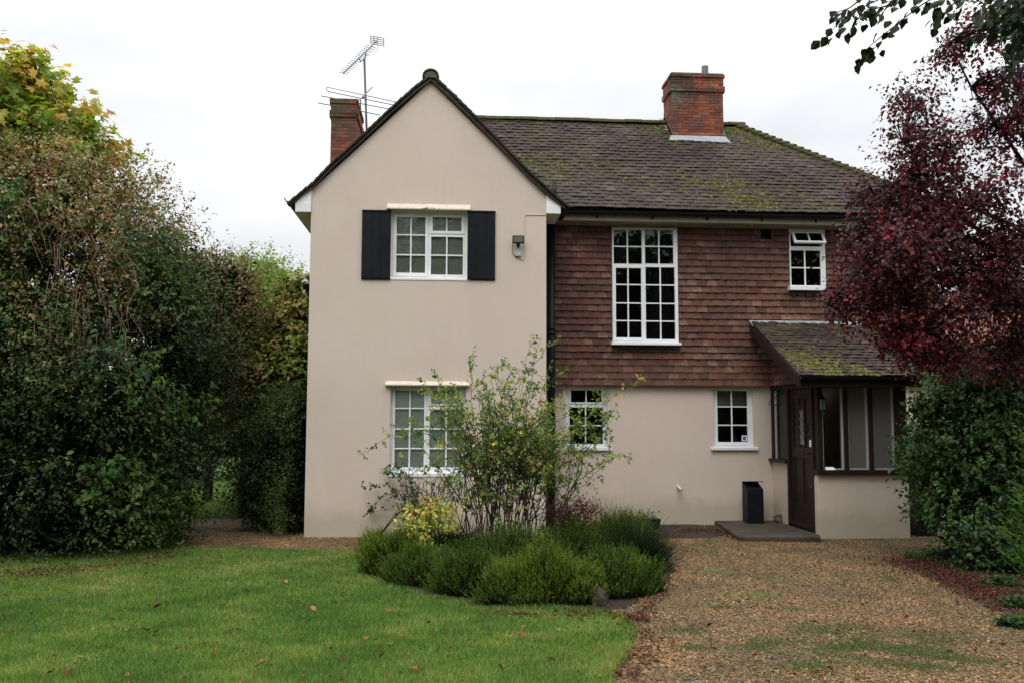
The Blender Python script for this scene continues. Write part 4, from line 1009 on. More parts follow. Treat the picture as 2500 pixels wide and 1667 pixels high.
# porch roof
prf = MB(); prf.add([(PXL, PE[0], PE[1]), (PXR, PE[0], PE[1]), (PXR, MY-.10, PT_Z), (PXL, MY-.10, PT_Z), (PXL, PE[0], PE[1]-.03), (PXR, PE[0], PE[1]-.03), (PXR, MY-.10, PT_Z-.05), (PXL, MY-.10, PT_Z-.05)],
        [(0, 1, 2, 3), (7, 6, 5, 4), (0, 4, 5, 1), (1, 5, 6, 2), (3, 2, 6, 7), (0, 3, 7, 4)])
po = prf.build('porch_roof', M['roof'], cot); NPR = 20
me_p, T_p, F_p = tile_mesh('roof_tile', TW-.005, .19, .014, M['roof'], .006)
rooftiles(lambda r: (PXL-.02, PXR+.02), PE[0]-.02, PE[1], PP_, PS/NPR, NPR, 300, po, 0, me_p, T_p, F_p)
def f_porch():
    v = random.random(); u = random.uniform(PXL, PXR); t = mossfield(u*2.2+3, v*2.5)
    if random.random() > 1/(1+math.exp(-(t+1.5*v-1.2)*2)): return None
    row_ = round(v*NPR)*PS/NPR+random.uniform(-.012, .012); c = random.choice([(.13, .15, .02), (.09, .10, .02), (.06, .065, .015)])
    return (u, PE[0]+row_*math.cos(PP_)-.03*math.sin(PP_), PE[1]+row_*math.sin(PP_)+.03*math.cos(PP_)), (0, -math.sin(PP_), math.cos(PP_)), c
moss_on(1300, f_porch, 'moss', po)
MB().add([(PXL-.03, MY-.24, PT_Z-.035), (PXR+.03, MY-.24, PT_Z-.035), (PXR+.03, MY-.075, PT_Z+.065), (PXL-.03, MY-.075, PT_Z+.065), (PXL-.03, MY-.24, PT_Z-.05), (PXR+.03, MY-.24, PT_Z-.05), (PXR+.03, MY-.07, PT_Z+.04), (PXL-.03, MY-.07, PT_Z+.04)],
         [(0, 1, 2, 3), (7, 6, 5, 4), (0, 4, 5, 1), (1, 5, 6, 2), (3, 2, 6, 7), (0, 3, 7, 4)]).build('lead_flashing', M['lead'], po)
for x in (PXL-.035, PXR+.01):
    MB().prismx([(PE[0]-.03, PE[1]-.16), (MY-.11, PT_Z-.17), (MY-.11, PT_Z-.03), (PE[0]-.03, PE[1]-.0)], x, x+.03).build('barge_board', M['wood'], po)
gutter(PXL-.02, PE[0]-.06, PXR+.02, PE[0]-.06, PE[1]-.0, .05)
MB().box(PXL+.0, PXR, PE[0]-.005, PE[0]+.015, PE[1]-.14, PE[1]-.035).build('fascia', M['wood'], po)
MB().box(SX-.02, PXR, PE[0]+.015, PF-.03, PE[1]-.14, PE[1]-.12).build('soffit', M['wood'], po)
# tile-hung cheek on the porch side
slope = rise2/run2
def topz(y): return PE[1]+(y-PE[0])*slope-.05
ck = MB(); ck.prismx([(PF-.0, 2.262), (MY-.001, 2.262), (MY-.001, topz(MY)), (PF, topz(PF))], SX, SX+.06).build('porch_cheek', M['soffit'], cot)
r = 0; z = 2.235
me_c, T_c, F_c = me_h, T_h, F_h
while z < topz(MY)-.05:
    y = PF+.02+(r % 2)*TW/2
    while y < MY-.02:
        if topz(y+.02) > z+.06:
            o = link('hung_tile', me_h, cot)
            o.matrix_world = Matrix.Translation((SX-.012-(.03 if r == 0 else 0)+random.uniform(-.002, .002), y+TW/2 if y+TW < MY else (y+MY)/2, z))@Matrix.Rotation(-math.pi/2, 4, 'Z')@Matrix.Rotation(math.radians(-7.5), 4, 'X')@Matrix.Diagonal((min(1, (MY-y)/TW), 1, 1, 1))
        y += TW
    z += GA; r += 1
MB().tube([at(2183, 865, MY-.12), at(2183, 560, MY-.12)], .045, n=10).build('downpipe', M['black'], cot, True)

# --- porch fittings and things by the door
br = thing('hanging_bracket', 'wrought iron scroll bracket on the narrow porch window left of the door', 'bracket'); by = 14.0
p0, p1 = at(1921, 988, by), at(1878, 988, by); zt_ = at(1921, 962, by)[2]
bb = MB(); bb.tube([(SX-.0, by, p0[2]), (p1[0]+.02, by, p1[2])], .006, n=6).tube([(SX, by, zt_), (SX-.06, by, zt_-.0), (p1[0]+.04, by, p1[2]+.03)], .006, n=6)
bb.tube([(p1[0]+.02+.025*math.cos(t), by, p1[2]+.028+.028*math.sin(t)) for t in [math.radians(a) for a in range(-90, -380, -25)]], .006, n=6)
bb.tube([(SX-.03+.02*math.cos(t), by, p0[2]+.025+.02*math.sin(t)) for t in [math.radians(a) for a in range(-90, 200, 25)]], .005, n=6); bb.build('scroll', M['black'], br)
lt = thing('porch_lantern', 'small black and glass carriage lantern by the porch windows', 'lantern'); lp = Vector(at(2009, 985, PF-.12))
MB().lathe(lp.x, lp.y, [(.055, lp.z+.06), (.02, lp.z+.10), (.008, lp.z+.13)], 6).build('roof', M['black'], lt)
MB().lathe(lp.x, lp.y, [(.045, lp.z-.08), (.05, lp.z+.06)], 6).build('glass', M['lampglass'], lt)
cg = MB().lathe(lp.x, lp.y, [(.052, lp.z-.10), (.052, lp.z-.08)], 6)
for j in range(6): t = j*math.pi/3; cg.tube([(lp.x+.048*math.cos(t), lp.y+.048*math.sin(t), lp.z-.09), (lp.x+.052*math.cos(t), lp.y+.052*math.sin(t), lp.z+.06)], .004, n=4)
cg.build('cage', M['black'], lt)
MB().tube([(lp.x, lp.y, lp.z+.13), (lp.x, lp.y+.06, lp.z+.17), (lp.x, PF-.01, lp.z+.10)], .008, n=6).build('arm', M['black'], lt)
a = at(2016, 1147, PF-.04); zz = fw_top+.071
nt_ = MB().add([(a[0], PF-.05, zz), (a[0]+.145, PF-.05, zz), (a[0]+.13, PF+.01, zz+.035), (a[0]+.015, PF+.01, zz+.035), (a[0], PF-.05, zz+.004), (a[0]+.145, PF-.05, zz+.004), (a[0]+.13, PF+.01, zz+.04), (a[0]+.015, PF+.01, zz+.04)], [(3, 2, 1, 0), (4, 5, 6, 7), (0, 1, 5, 4), (1, 2, 6, 5), (2, 3, 7, 6), (3, 0, 4, 7)]).build('letter', M['paper'])
tag(nt_, 'folded white letter lying on the black porch sill', 'letter')
bx_ = Vector(at(2171, 1130, PF+.5)); tag(MB().box(bx_.x-.07, bx_.x+.07, PF+.3, PF+.42, zs0, zs0+.15).build('cardboard_box', M['cream']), 'small brown box standing inside the right porch window', 'box')
# step slab
sp_ = [(gr(1737, 1267, .07)[0], MY-.001), gr(1765, 1283, .07)[:2], gr(1803, 1309, .07)[:2], gr(2003, 1311, .07)[:2], (SX+.0, PF-.03), (SX+.02, PF+.2), (SX+.02, MY-.001)]
stp = MB().flat(sp_, -.05, .07).build('door_step', M['concrete'], bevel=.012); tag(stp, 'worn concrete step slab in front of the front door', 'step')
# parcel box with lifted lid
b0 = gr(1825, 1266, .1); b1 = gr(1865, 1267, .1); yb = 14.0; bw0 = at(1825, 1200, yb)[0]; bw1 = at(1864, 1200, yb)[0]; bt = at(1840, 1194, yb)[2]
bx = thing('parcel_box', 'black metal parcel box with raised lid standing on the step', 'parcel box')
MB().box(bw0, bw1, yb, yb+.26, .07, bt).build('body', M['shutter'], bx, bevel=.004)
MB().prismx([(yb, bt), (yb+.26, bt), (yb+.26, bt+.10)], bw0, bw1).build('hood', M['shutter'], bx)
MB().prismx([(yb+.02, bt+.115), (yb+.26, bt+.10), (yb+.26, bt+.112), (yb+.02, bt+.127)], bw0, bw1+.01).build('lid', M['black'], bx)
def rock(c, s, name, label, cat, mt):
    mb = MB(); n, k = 10, 6; vs = []
    for i in range(k+1):
        ph_ = math.pi*i/k
        for j in range(n):
            t = 2*math.pi*j/n; q = 1+random.uniform(-.16, .16); vs.append((c[0]+s[0]*q*math.sin(ph_)**.7*math.cos(t), c[1]+s[1]*q*math.sin(ph_)**.7*math.sin(t), c[2]+s[2]*q*math.cos(ph_)))
    mb.add(vs, [(i*n+j, (i+1)*n+j, (i+1)*n+(j+1) % n, i*n+(j+1) % n) for i in range(k) for j in range(n)]); return tag(mb.build(name, mt), label, cat)
q = gr(1893, 1262, .1); rock((q[0]-.07, 14.15, .11), (.13, .1, .09), 'stone', 'rough brown stone beside the black parcel box on the step', 'stone', M['stone'])
q = gr(1468, 1484); rock((q[0], q[1]+.12, .07), (.075, .08, .10), 'stone', 'squarish mossy stone at the front edge of the heather bed', 'stone', M['stone'])
q = gr(1400, 1480); rock((q[0], q[1]+.15, .04), (.2, .1, .07), 'stone', 'low flat stone half under heather beside the squarish one', 'stone', M['stone'])
# wheelie bin, plant trough
q0, q1 = at(2237, 1200, 12.9)[0], at(2288, 1200, 12.9)[0]
bn = thing('wheelie_bin', 'black wheeled bin standing against the porch right of the wall', 'bin')
MB().add([(q0+.02, 12.9, .0), (q1-.02, 12.9, 0), (q1-.02, 13.3, 0), (q0+.02, 13.3, 0), (q0, 12.85, .9), (q1+.1, 12.85, .9), (q1+.1, 13.4, .9), (q0, 13.4, .9)], [(0, 3, 2, 1), (4, 5, 6, 7), (0, 1, 5, 4), (1, 2, 6, 5), (2, 3, 7, 6), (3, 0, 4, 7)]).build('body', M['black'], bn)
MB().prismx([(12.82, .9), (13.42, .9), (13.42, .96), (12.86, .94)], q0-.02, q1+.12).build('lid', M['black'], bn, bevel=.01)
tr = thing('plant_trough', 'black plastic trough with low green plants against the cream wall behind heather', 'planter')
t0, t1 = at(1470, 1270, 13.9)[0], at(1611, 1270, 13.9)[0]
MB().add([(t0+.03, 13.82, .0), (t1-.03, 13.82, 0), (t1-.03, 14.02, 0), (t0+.03, 14.02, 0), (t0, 13.8, .17), (t1, 13.8, .17), (t1, 14.05, .17), (t0, 14.05, .17)], [(0, 3, 2, 1), (4, 5, 6, 7), (0, 1, 5, 4), (1, 2, 6, 5), (2, 3, 7, 6), (3, 0, 4, 7)]).build('trough', M['black'], tr, bevel=.012)
Pp = np.column_stack([RNG.uniform(t0+.05, t1-.1, 60), RNG.uniform(13.85, 14.0, 60), np.full(60, .17)])
V, F, Cc = sprays(Pp, np.tile(np.array([0, 0, 1.0]), (60, 1)), palette(Pp, [(.05, .12, .03), (.08, .15, .04)]), .12, 5, .05); npmesh('foliage', V, F, M['leaf'], Cc, None, tr)
# aerials
YA = 18.3
an = thing('tv_aerial', 'tall tv aerial mast with grid reflector yagi above the left chimney', 'aerial')
MB().tube([at(896, 345, YA), at(889.5, 144, YA)], .024, n=8).build('mast', M['steel'], an)
bo = (at(838, 180, YA-1.1), at(918, 103, YA+.1)); bo = (Vector(bo[0]), Vector(bo[1]))
MB().tube([bo[0], bo[1]], .016, n=6).build('boom', M['steel'], an)
ax = Vector((1, .9, 0)).normalized(); ax = Vector(at(848, 181, YA-1.1))-Vector(at(830, 175, YA-1.1)); ax.normalize()
for k in range(17):
    p = bo[0].lerp(bo[1], k/19); hl = .08+.035*k/17; MB().tube([p-ax*hl, p+ax*hl], .008, n=4).build('element', M['steel'], an)
cR = Vector(at(921, 101, YA+.1)); rv = Vector(at(938, 104, YA+.1))-Vector(at(906, 98, YA+.1)); uv = Vector(at(921, 92, YA+.1))-Vector(at(921, 111, YA+.1)); g_ = MB()
for k in range(5): g_.tube([cR-rv*.5+uv*(k/4-.5), cR+rv*.5+uv*(k/4-.5)], .009, n=4)
for k in (0, 1, 2, 4): g_.tube([cR+rv*(k/4-.5)-uv*.5, cR+rv*(k/4-.5)+uv*.5], .009, n=4)
g_.build('reflector', M['steel'], an)
MB().tube([at(890, 146, YA), at(880, 151, YA-.2), at(877, 144, YA-.3)], .012, n=6).tube([at(890, 146, YA), at(893, 136, YA-.1), at(893, 128, YA-.1)], .012, n=6).build('clamp', M['steel'], an)
MB().tube([at(922, 112, YA), at(921, 122, YA), at(912, 134, YA), at(897, 137, YA), at(893, 130, YA)], .004, n=4).build('lead', M['black'], an)
a2 = thing('radio_aerial', 'radio aerial with long horizontal rods beside the left chimney', 'aerial')
MB().tube([at(909, 214, YA+.5), at(874, 248, YA-.9)], .016, n=6).build('boom', M['steel'], a2)
def rod(p, q, Y): return MB().tube([at(*p, Y), at(*q, Y)], .010, n=5).build('rod', M['steel'], a2)
rod((784, 235), (949, 267), YA-.2); rod((776, 252), (929, 282), YA-.8)
fd = MB().tube([at(972, 251, YA+.3), at(800, 214, YA+.3), at(797, 216, YA+.3), at(796, 219, YA+.3), at(800, 224, YA+.3), at(964, 258, YA+.3)], .010, n=5).build('folded_dipole', M['steel'], a2)
MB().tube([at(881, 268, YA), at(880, 243, YA), at(890, 238, YA)], .014, n=6).build('bracket', M['steel'], a2)

# ------------------------------------------------------------------ plants
def tree(name, label, cat_, blobs, n, pals, leaf=.07, L=.28, nl=6, mt='leaf', tmpl=LEAF2, base=None, group=None, trunk=.1, rmin=.62, lumpy=.16, droop=.25, wide=1.0, corecol=(.012, .016, .008), jit=.25, pscale=1.4, up=.15, colfn=None, inner=.62, cl=None, corein=True, rmax=1.02, mix=.35):
    t = thing(name, label, cat_, group)
    if cl:
        sub = clumps(blobs, cl[0], cl[1], cl[2] if len(cl) > 2 else .6)
        P, Nn = sample_blobs(sub, int(n*.86), .35, 1.05, .3, 0); Pb, Nb = sample_blobs(blobs, int(n*.14), .55, .85, lumpy, .4)
        P, Nn = np.concatenate([P, Pb]), np.concatenate([Nn, Nb])
    else: P, Nn = sample_blobs(blobs, n, rmin, rmax, lumpy, inner)
    ok = ~((P[:, 0] > -2.3) & (P[:, 0] < 8.3) & (P[:, 1] > 12.6)); P, Nn = P[ok], Nn[ok]
    cols = colfn(P) if colfn else palette(P, pals, pscale, jit, mix)
    V, F, Cc = sprays(P, Nn, cols, L, nl, leaf, up, .8, droop, tmpl, wide)
    o = npmesh('crown', V, F, M[mt], Cc, None, t); tag(o, kind='stuff')
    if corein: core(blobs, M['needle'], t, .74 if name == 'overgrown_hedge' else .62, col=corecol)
    if base is not None:
        mb = MB(); bl = sorted(blobs, key=lambda b: b[2]); fork = Vector((base[0], base[1], max(.4, bl[0][2]*.6)))
        mb.tube([base, Vector(base).lerp(fork, .5)+Vector((.03, 0, 0)), fork], trunk*1.3, trunk, 8); limbs(mb, fork, blobs, trunk*.6); mb.build('trunk', M['bark'], t)
    return t

DG = [(.016, .028, .008), (.026, .042, .010), (.036, .058, .013), (.050, .072, .016)]
# big ivy-and-clematis hedge on the left
BA = [Bd(40, 480, 200, 140, 12.8), Bd(210, 470, 120, 100, 12.8), Bd(110, 640, 270, 190, 12.6, 1.3), Bd(340, 640, 110, 120, 13.2), Bd(20, 880, 270, 250, 12.2, 1.4), Bd(250, 860, 220, 240, 12.8, 1.4),
      Bd(290, 1060, 135, 190, 12.6, .9), Bd(60, 1120, 230, 190, 11.9, 1.2), Bd(385, 1060, 50, 120, 13.0, .5), Bd(400, 850, 90, 160, 13.6), Bd(-150, 800, 220, 420, 12.4, 1.4), Bd(180, 1180, 170, 110, 12.1, .9)]
def hedgecol(P):
    n = len(P); zz = P[:, 2]+.5*np.sin(P[:, 0]*2.3)+.35*np.sin(P[:, 0]*5.1+P[:, 2]*3)+RNG.normal(size=n)*.45
    c = palette(P, DG, 1.6, .3)*.95
    b = palette(P, [(.26, .15, .07), (.28, .22, .10), (.14, .17, .05), (.32, .16, .075), (.13, .17, .045), (.40, .36, .24)], 2.2, .3)
    m2 = palette(P, [(.05, .09, .025), (.08, .13, .03), (.07, .07, .03), (.13, .085, .045)], 2.0, .3)
    f1 = np.clip((zz-3.55)/.5, 0, 1)[:, None]; f0 = np.clip((zz-2.5)/.8, 0, 1)[:, None]
    return c*(1-f0)+(m2*(1-f1)+b*f1)*f0
tree('overgrown_hedge', 'tall dark overgrown evergreen hedge topped with brown clematis at the left', 'hedge', BA, 25000, DG, .056, .24, 6, 'glossy', base=(-4.6, 12.6, 0), colfn=hedgecol, trunk=.14, lumpy=.3, cl=(300, .5, .7))
hd = bpy.data.objects['overgrown_hedge']
P, Nn = sample_blobs([(b[0], b[1]-.12, b[2], b[3], b[4], b[5]) for b in BA], 9000, .98, 1.06, .1, .85); ok = (np.sin(P[:, 0]*3.1+1)+np.sin(P[:, 2]*4.3+P[:, 0]*2)+RNG.normal(size=len(P))*.35 > .9) & (P[:, 1] < 12.9); P, Nn = P[ok], Nn[ok]
V, F, Cc = sprays(P, Nn, palette(P, [(.045, .10, .02), (.07, .14, .028), (.035, .08, .02), (.12, .16, .03)], 3), .3, 6, .085, 0, .9, .5, LEAF, 1.1)
tag(npmesh('leafy_shoots', V, F, M['leaf'], Cc, None, hd), kind='stuff')
hs = MB()
for k in range(150):
    x_ = random.uniform(0, 520); y_ = random.uniform(440+max(0, x_-200)*.75, 790); p = Vector(atd(x_, y_, random.uniform(11.0, 12.2) if x_ < 330 else 13.6)); L_ = random.uniform(.3, 1.0)
    hs.tube([p, p+Vector((random.gauss(0, .1), -.05, -L_*.35)), p+Vector((random.gauss(0, .15), 0, -L_))], .006, .003, 4, False)
tag(hs.build('hanging_stems', M['drystem'], hd), kind='stuff')
BB = [Bd(470, 700, 95, 120, 14.8), Bd(400, 640, 60, 80, 14.6), Bd(500, 800, 90, 110, 15.2), Bd(440, 860, 90, 110, 15), Bd(530, 670, 40, 60, 15)]
tree('clematis_thicket', 'brown twiggy clematis thicket behind the tall dark hedge', 'shrub', BB, 6000, [(.25, .15, .085), (.20, .14, .075), (.12, .12, .05), (.09, .12, .04), (.28, .20, .12)], .055, .3, 6, base=(-4.6, 15.2, 0), trunk=.05, lumpy=.25, mix=.5, cl=(50, .4, .8))
BC = [Bd(600, 720, 60, 110, 19), Bd(565, 660, 40, 50, 19), Bd(640, 770, 40, 80, 19), Bd(560, 780, 60, 80, 19)]
tree('green_tree', 'light green leafy tree standing behind thicket at the left of the house', 'tree', BC, 4200, [(.17, .28, .05), (.23, .34, .07), (.28, .38, .09), (.13, .22, .05)], .08, .35, 6, base=(-4.9, 19, 0), trunk=.08, lumpy=.22, cl=(50, .42, .5))
BD = [Bd(680, 760, 55, 85, 16), Bd(695, 690, 22, 45, 16), Bd(620, 860, 62, 55, 15.4), Bd(680, 870, 60, 70, 15.5), Bd(700, 940, 50, 60, 15.5)]
tree('mottled_shrub', 'yellow green large-leaved shrub beside the left corner of the gable wall', 'shrub', BD, 2800, [(.20, .28, .06), (.32, .34, .10), (.24, .30, .07), (.40, .28, .11), (.13, .20, .05)], .095, .3, 5, base=(-3.5, 15.8, 0), trunk=.05, tmpl=LEAF, lumpy=.22, droop=.5, mix=.5, cl=(40, .3, .6))
BE = [Bd(650, 1060, 85, 130, 14.3, .7), Bd(680, 980, 50, 80, 14.4, .6), Bd(620, 1130, 60, 80, 14.2, .6), Bd(690, 1140, 50, 85, 13.9, .5)]
tree('cotoneaster', 'dense dark small-leaved cotoneaster bush drooping against the gable wall corner', 'shrub', BE, 9000, [(.03, .055, .016), (.055, .085, .024), (.09, .115, .034), (.04, .07, .02)], .032, .25, 8, base=(-3.0, 14.6, 0), trunk=.04, droop=.6, cl=(60, .26, .8))
BF = [Bd(450, 940, 70, 95, 17), Bd(510, 900, 90, 110, 17.5), Bd(560, 960, 60, 70, 17.5), Bd(600, 900, 60, 80, 18)]
tree('laurel', 'dark laurel filling the gap between the tall hedge and the house', 'shrub', BF, 4200, DG, .085, .25, 5, 'glossy', base=(-6, 17.4, 0), trunk=.06)
fh = [(x, 25.5+.3*math.sin(x*3), 1.3, .95, .7, 1.5) for x in np.arange(-11, -3.2, 1.1)]
tree('boundary_hedge', 'dark hedge at the far end of the back lawn', 'hedge', fh, 5000, DG, .1, .3, 5, base=(-7, 25.6, 0), trunk=.06)
BG = [Bd(50, 210, 65, 70, 15), Bd(20, 300, 90, 80, 15), Bd(120, 300, 90, 60, 15), Bd(28, 140, 26, 26, 15), Bd(80, 145, 22, 24, 15), Bd(140, 215, 22, 20, 15), Bd(205, 285, 34, 28, 15), Bd(235, 345, 42, 35, 15), Bd(170, 360, 70, 50, 15), Bd(-60, 330, 120, 200, 15.5)]
tree('sycamore', 'yellowing sycamore with large lobed leaves rising above the left hedge', 'tree', BG, 1500, [(.22, .30, .05), (.30, .36, .08), (.16, .25, .045), (.42, .38, .08), (.50, .32, .08), (.25, .31, .08)], .15, .3, 5, 'backlit', tmpl=MAPLE, base=(-7.2, 15.4, 0), trunk=.12, rmin=.1, droop=.55, corein=False, inner=0, mix=.6, lumpy=.25)

# right side: evergreen bush, conifer, copper plum
BR = [Bd(2178, 970, 55, 90, 11.2), Bd(2228, 1030, 120, 130, 10.9), Bd(2308, 960, 130, 140, 11.0), Bd(2248, 1140, 75, 100, 10.6, .6), Bd(2338, 1120, 130, 160, 10.6), Bd(2318, 1250, 80, 90, 10.3, .5), Bd(2428, 900, 120, 150, 11.2), Bd(2418, 1250, 110, 110, 10.3, .6), Bd(2228, 890, 60, 60, 11.3), Bd(2328, 850, 90, 60, 11.4), Bd(2263, 1215, 75, 70, 10.3, .4), Bd(2298, 1290, 60, 50, 10, .35), Bd(2378, 1310, 80, 50, 9.9, .4)]
tree('evergreen_bush', 'large glossy dark green evergreen bush hiding the right end of the porch', 'bush', BR, 9500, [(.030, .065, .016), (.048, .10, .024), (.07, .135, .034), (.035, .075, .020)], .062, .2, 6, 'glossy', base=(6.4, 10.9, 0), trunk=.07, tmpl=LEAF, lumpy=.24, cl=(130, .27, .7))
# conifer with feathery upswept sprays
cf = thing('conifer', 'feathery bright green conifer at the right edge in front of the evergreen bush', 'conifer')
PP, DD, CC = [], [], []
cb_ = Vector(gr(2640, 1450)); cb_.z = 0
for k in range(1000):
    h_ = random.uniform(.15, 1.75); a = random.uniform(0, 6.28); rad = .60*(1-h_/2.3)*random.uniform(.4, 1.15)*(1+.3*math.sin(a*3+h_*9)); d = Vector((math.cos(a), math.sin(a), .55)).normalized()
    s = Vector((cb_.x+math.cos(a)*rad, cb_.y+math.sin(a)*rad, h_)); L_ = random.uniform(.12, .36)
    base_c = random.choice([(.05, .12, .02), (.07, .16, .03), (.035, .085, .02), (.09, .19, .035)])
    for j in range(13):
        t = j/13; PP.append(s+d*L_*t+Vector((0, 0, .05*t*t))); sd_ = Vector((random.gauss(0, 1), random.gauss(0, 1), random.gauss(0, 1))).normalized(); DD.append((d+sd_*.5)); CC.append(base_c)
PP = np.array(PP); DD = nrm(np.array(DD)); n = len(PP); Bv = nrm(np.cross(DD, RNG.normal(size=(n, 3)))); s = RNG.uniform(.03, .055, n)
V, F, Cc = stamp(NEEDLE[0], NEEDLE[1], PP, DD, Bv, np.cross(DD, Bv), np.stack([s, s*.22, s], 1), np.array(CC)*RNG.uniform(.7, 1.3, (n, 1)))
tag(npmesh('foliage', V, F, M['needle'], Cc, None, cf), kind='stuff'); MB().tube([cb_, cb_+Vector((0, 0, 1.8))], .06, .01).build('trunk', M['bark'], cf)

# copper plum: limbs, twigs, then leaves along the twigs
pl = thing('copper_plum_tree', 'purple-leaved plum tree with spreading dark red branches at the right', 'tree')
PY = 9.6
tk = Vector((7.3, 9.9, 0)); mb = MB(); fork = Vector(atd(2540, 700, 9.9))
mb.tube([tk, Vector((7.2, 9.9, 1.2)), fork], .17, .12, 10)
limb_px = [[(2540, 700), (2352, 580), (2200, 545), (2080, 497), (1990, 500), (1915, 508)], [(2540, 700), (2330, 520), (2240, 480), (2150, 440), (2075, 330)], [(2540, 700), (2380, 420), (2300, 300), (2230, 200), (2180, 100)],
           [(2540, 700), (2300, 640), (2180, 640), (2060, 620), (1950, 650)], [(2540, 700), (2330, 700), (2200, 720), (2080, 700), (1900, 700)], [(2540, 700), (2400, 500), (2350, 250), (2330, 60)], [(2540, 700), (2300, 560), (2200, 500), (2100, 420), (2000, 430)], [(2540, 700), (2340, 780), (2220, 800), (2130, 790)]]
limbs_w = []
for i, lp_ in enumerate(limb_px):
    yy = PY+[-.2, .3, .1, -.5, .2, .5, -.1, 0][i]
    w_ = [Vector(atd(a, b, 9.9+(yy-9.9)*(j/max(1, len(lp_)-1)))) for j, (a, b) in enumerate(lp_)]; limbs_w.append(w_); mb.tube(w_, .05 if i in (0, 3) else .032, .007, 7)
BP = [Bd(2060, 620, 80, 75, PY-.2, .5), Bd(1960, 680, 62, 45, PY, .4), Bd(1905, 700, 28, 22, PY, .2), Bd(2130, 710, 110, 85, PY, .6), Bd(2080, 560, 70, 50, PY, .4), Bd(2000, 590, 45, 55, PY, .3), Bd(2150, 800, 60, 50, PY+.1, .4), Bd(2090, 800, 40, 45, PY, .3)]
BPr = [Bd(2290, 680, 90, 80, PY+.2, .6), Bd(2345, 780, 60, 70, PY+.2, .5), Bd(2230, 610, 70, 50, PY), Bd(2330, 560, 70, 60, PY)]
BPo = [Bd(2030, 430, 52, 50, PY, .4), Bd(2090, 340, 42, 55, PY, .35), Bd(2110, 250, 28, 42, PY, .2), Bd(2090, 460, 75, 50, PY, .4), Bd(2170, 390, 80, 60, PY), Bd(2180, 300, 60, 50, PY), Bd(2250, 400, 80, 80, PY), Bd(2250, 230, 60, 60, PY+.2), Bd(2310, 320, 70, 90, PY), Bd(2200, 110, 55, 45, PY+.2, .3), Bd(2290, 120, 70, 80, PY+.2), Bd(2340, 210, 50, 80, PY), Bd(2180, 490, 90, 50, PY), Bd(2320, 470, 60, 60, PY), Bd(2330, 30, 60, 60, PY)]
PC = [(.075, .012, .018), (.055, .012, .020), (.12, .016, .022), (.045, .014, .024), (.085, .022, .032), (.22, .026, .030)]
parts = []
tw = MB()
for bl_, n_, L_, in ((BP, 2500, .26), (BPr, 1700, .26), (BPo, 2300, .26)):
    sub = clumps(bl_, 34 if bl_ is BP else 46, .24 if bl_ is not BPo else .22, .55); P, Nn = sample_blobs(sub+([] if bl_ is BPo else [(b[0], b[1], b[2], b[3]*.7, b[4]*.7, b[5]*.7) for b in bl_]), n_, .1, 1.05, .3, 0)
    parts.append(sprays(P, Nn, palette(P, PC, 2.5, .3, .6), L_, 6, .05, .1, .7, .45, LEAF, 1.15))
    for i in range(0, len(P), 5):
        q = P[i]+Nn[i]*.2; near_ = min((pp for w_ in limbs_w for pp in w_[1:]), key=lambda v: (v-Vector(P[i])).length)
        md = near_.lerp(Vector(P[i]), .5)+Vector((random.gauss(0, .06), random.gauss(0, .06), random.gauss(.04, .06)))
        if (near_-Vector(P[i])).length < 1.1: tw.tube([near_, md, Vector(P[i]), Vector(q)], .008, .002, 3, False)
V, F, Cc = cat(parts); tag(npmesh('crown', V, F, M['plum'], Cc, None, pl), kind='stuff')
mb.build('trunk', M['bark'], pl, True); tag(tw.build('twigs', M['bark'], pl), kind='stuff')

# overhanging beech branch near the camera: every leaf a part
be = thing('beech_branch', 'overhanging beech branch with dark oval leaves at the top right corner', 'branch')
lm = []
for v_ in range(4):
    T, Fc = LEAF; T2 = T.copy(); T2[:, 1] *= 1.35; T2[:, 2] += .12*np.sin(T[:, 0]*3+v_)*.5
    V_ = np.concatenate([T2, T2-np.array([0, 0, .006])]); F_ = np.concatenate([Fc, Fc[:, ::-1]+len(T2)])
    o = npmesh('leaf', V_*.052, F_, M['backlit'], np.tile(np.array([(.03, .055, .014), (.038, .07, .018), (.035, .04, .018), (.025, .05, .014)][v_]), (len(V_), 1))); lm.append(o.data); bpy.data.objects.remove(o)
tws = [[(2360, -30), (2260, -10), (2180, -25), (2120, 10), (2080, 40), (2030, 80), (2000, 105), (1985, 120)], [(2200, -40), (2120, -25), (2040, -10), (1975, 20), (1930, 50), (1897, 85)], [(2020, -25), (1970, 5), (1950, 20), (1905, 35)],
       [(2085, -20), (2035, 15), (1992, 25), (1975, 60)], [(2360, 20), (2330, 30), (2290, 60), (2255, 65), (2245, 100)], [(2250, -20), (2190, 10), (2160, 40), (2135, 60)], [(2380, 60), (2345, 70), (2330, 100), (2325, 130)], [(2240, -30), (2150, -5), (2100, -10), (2050, 0)], [(2400, -20), (2340, -10), (2290, 5), (2240, 40)]]
bs_ = MB(); nlf = 0
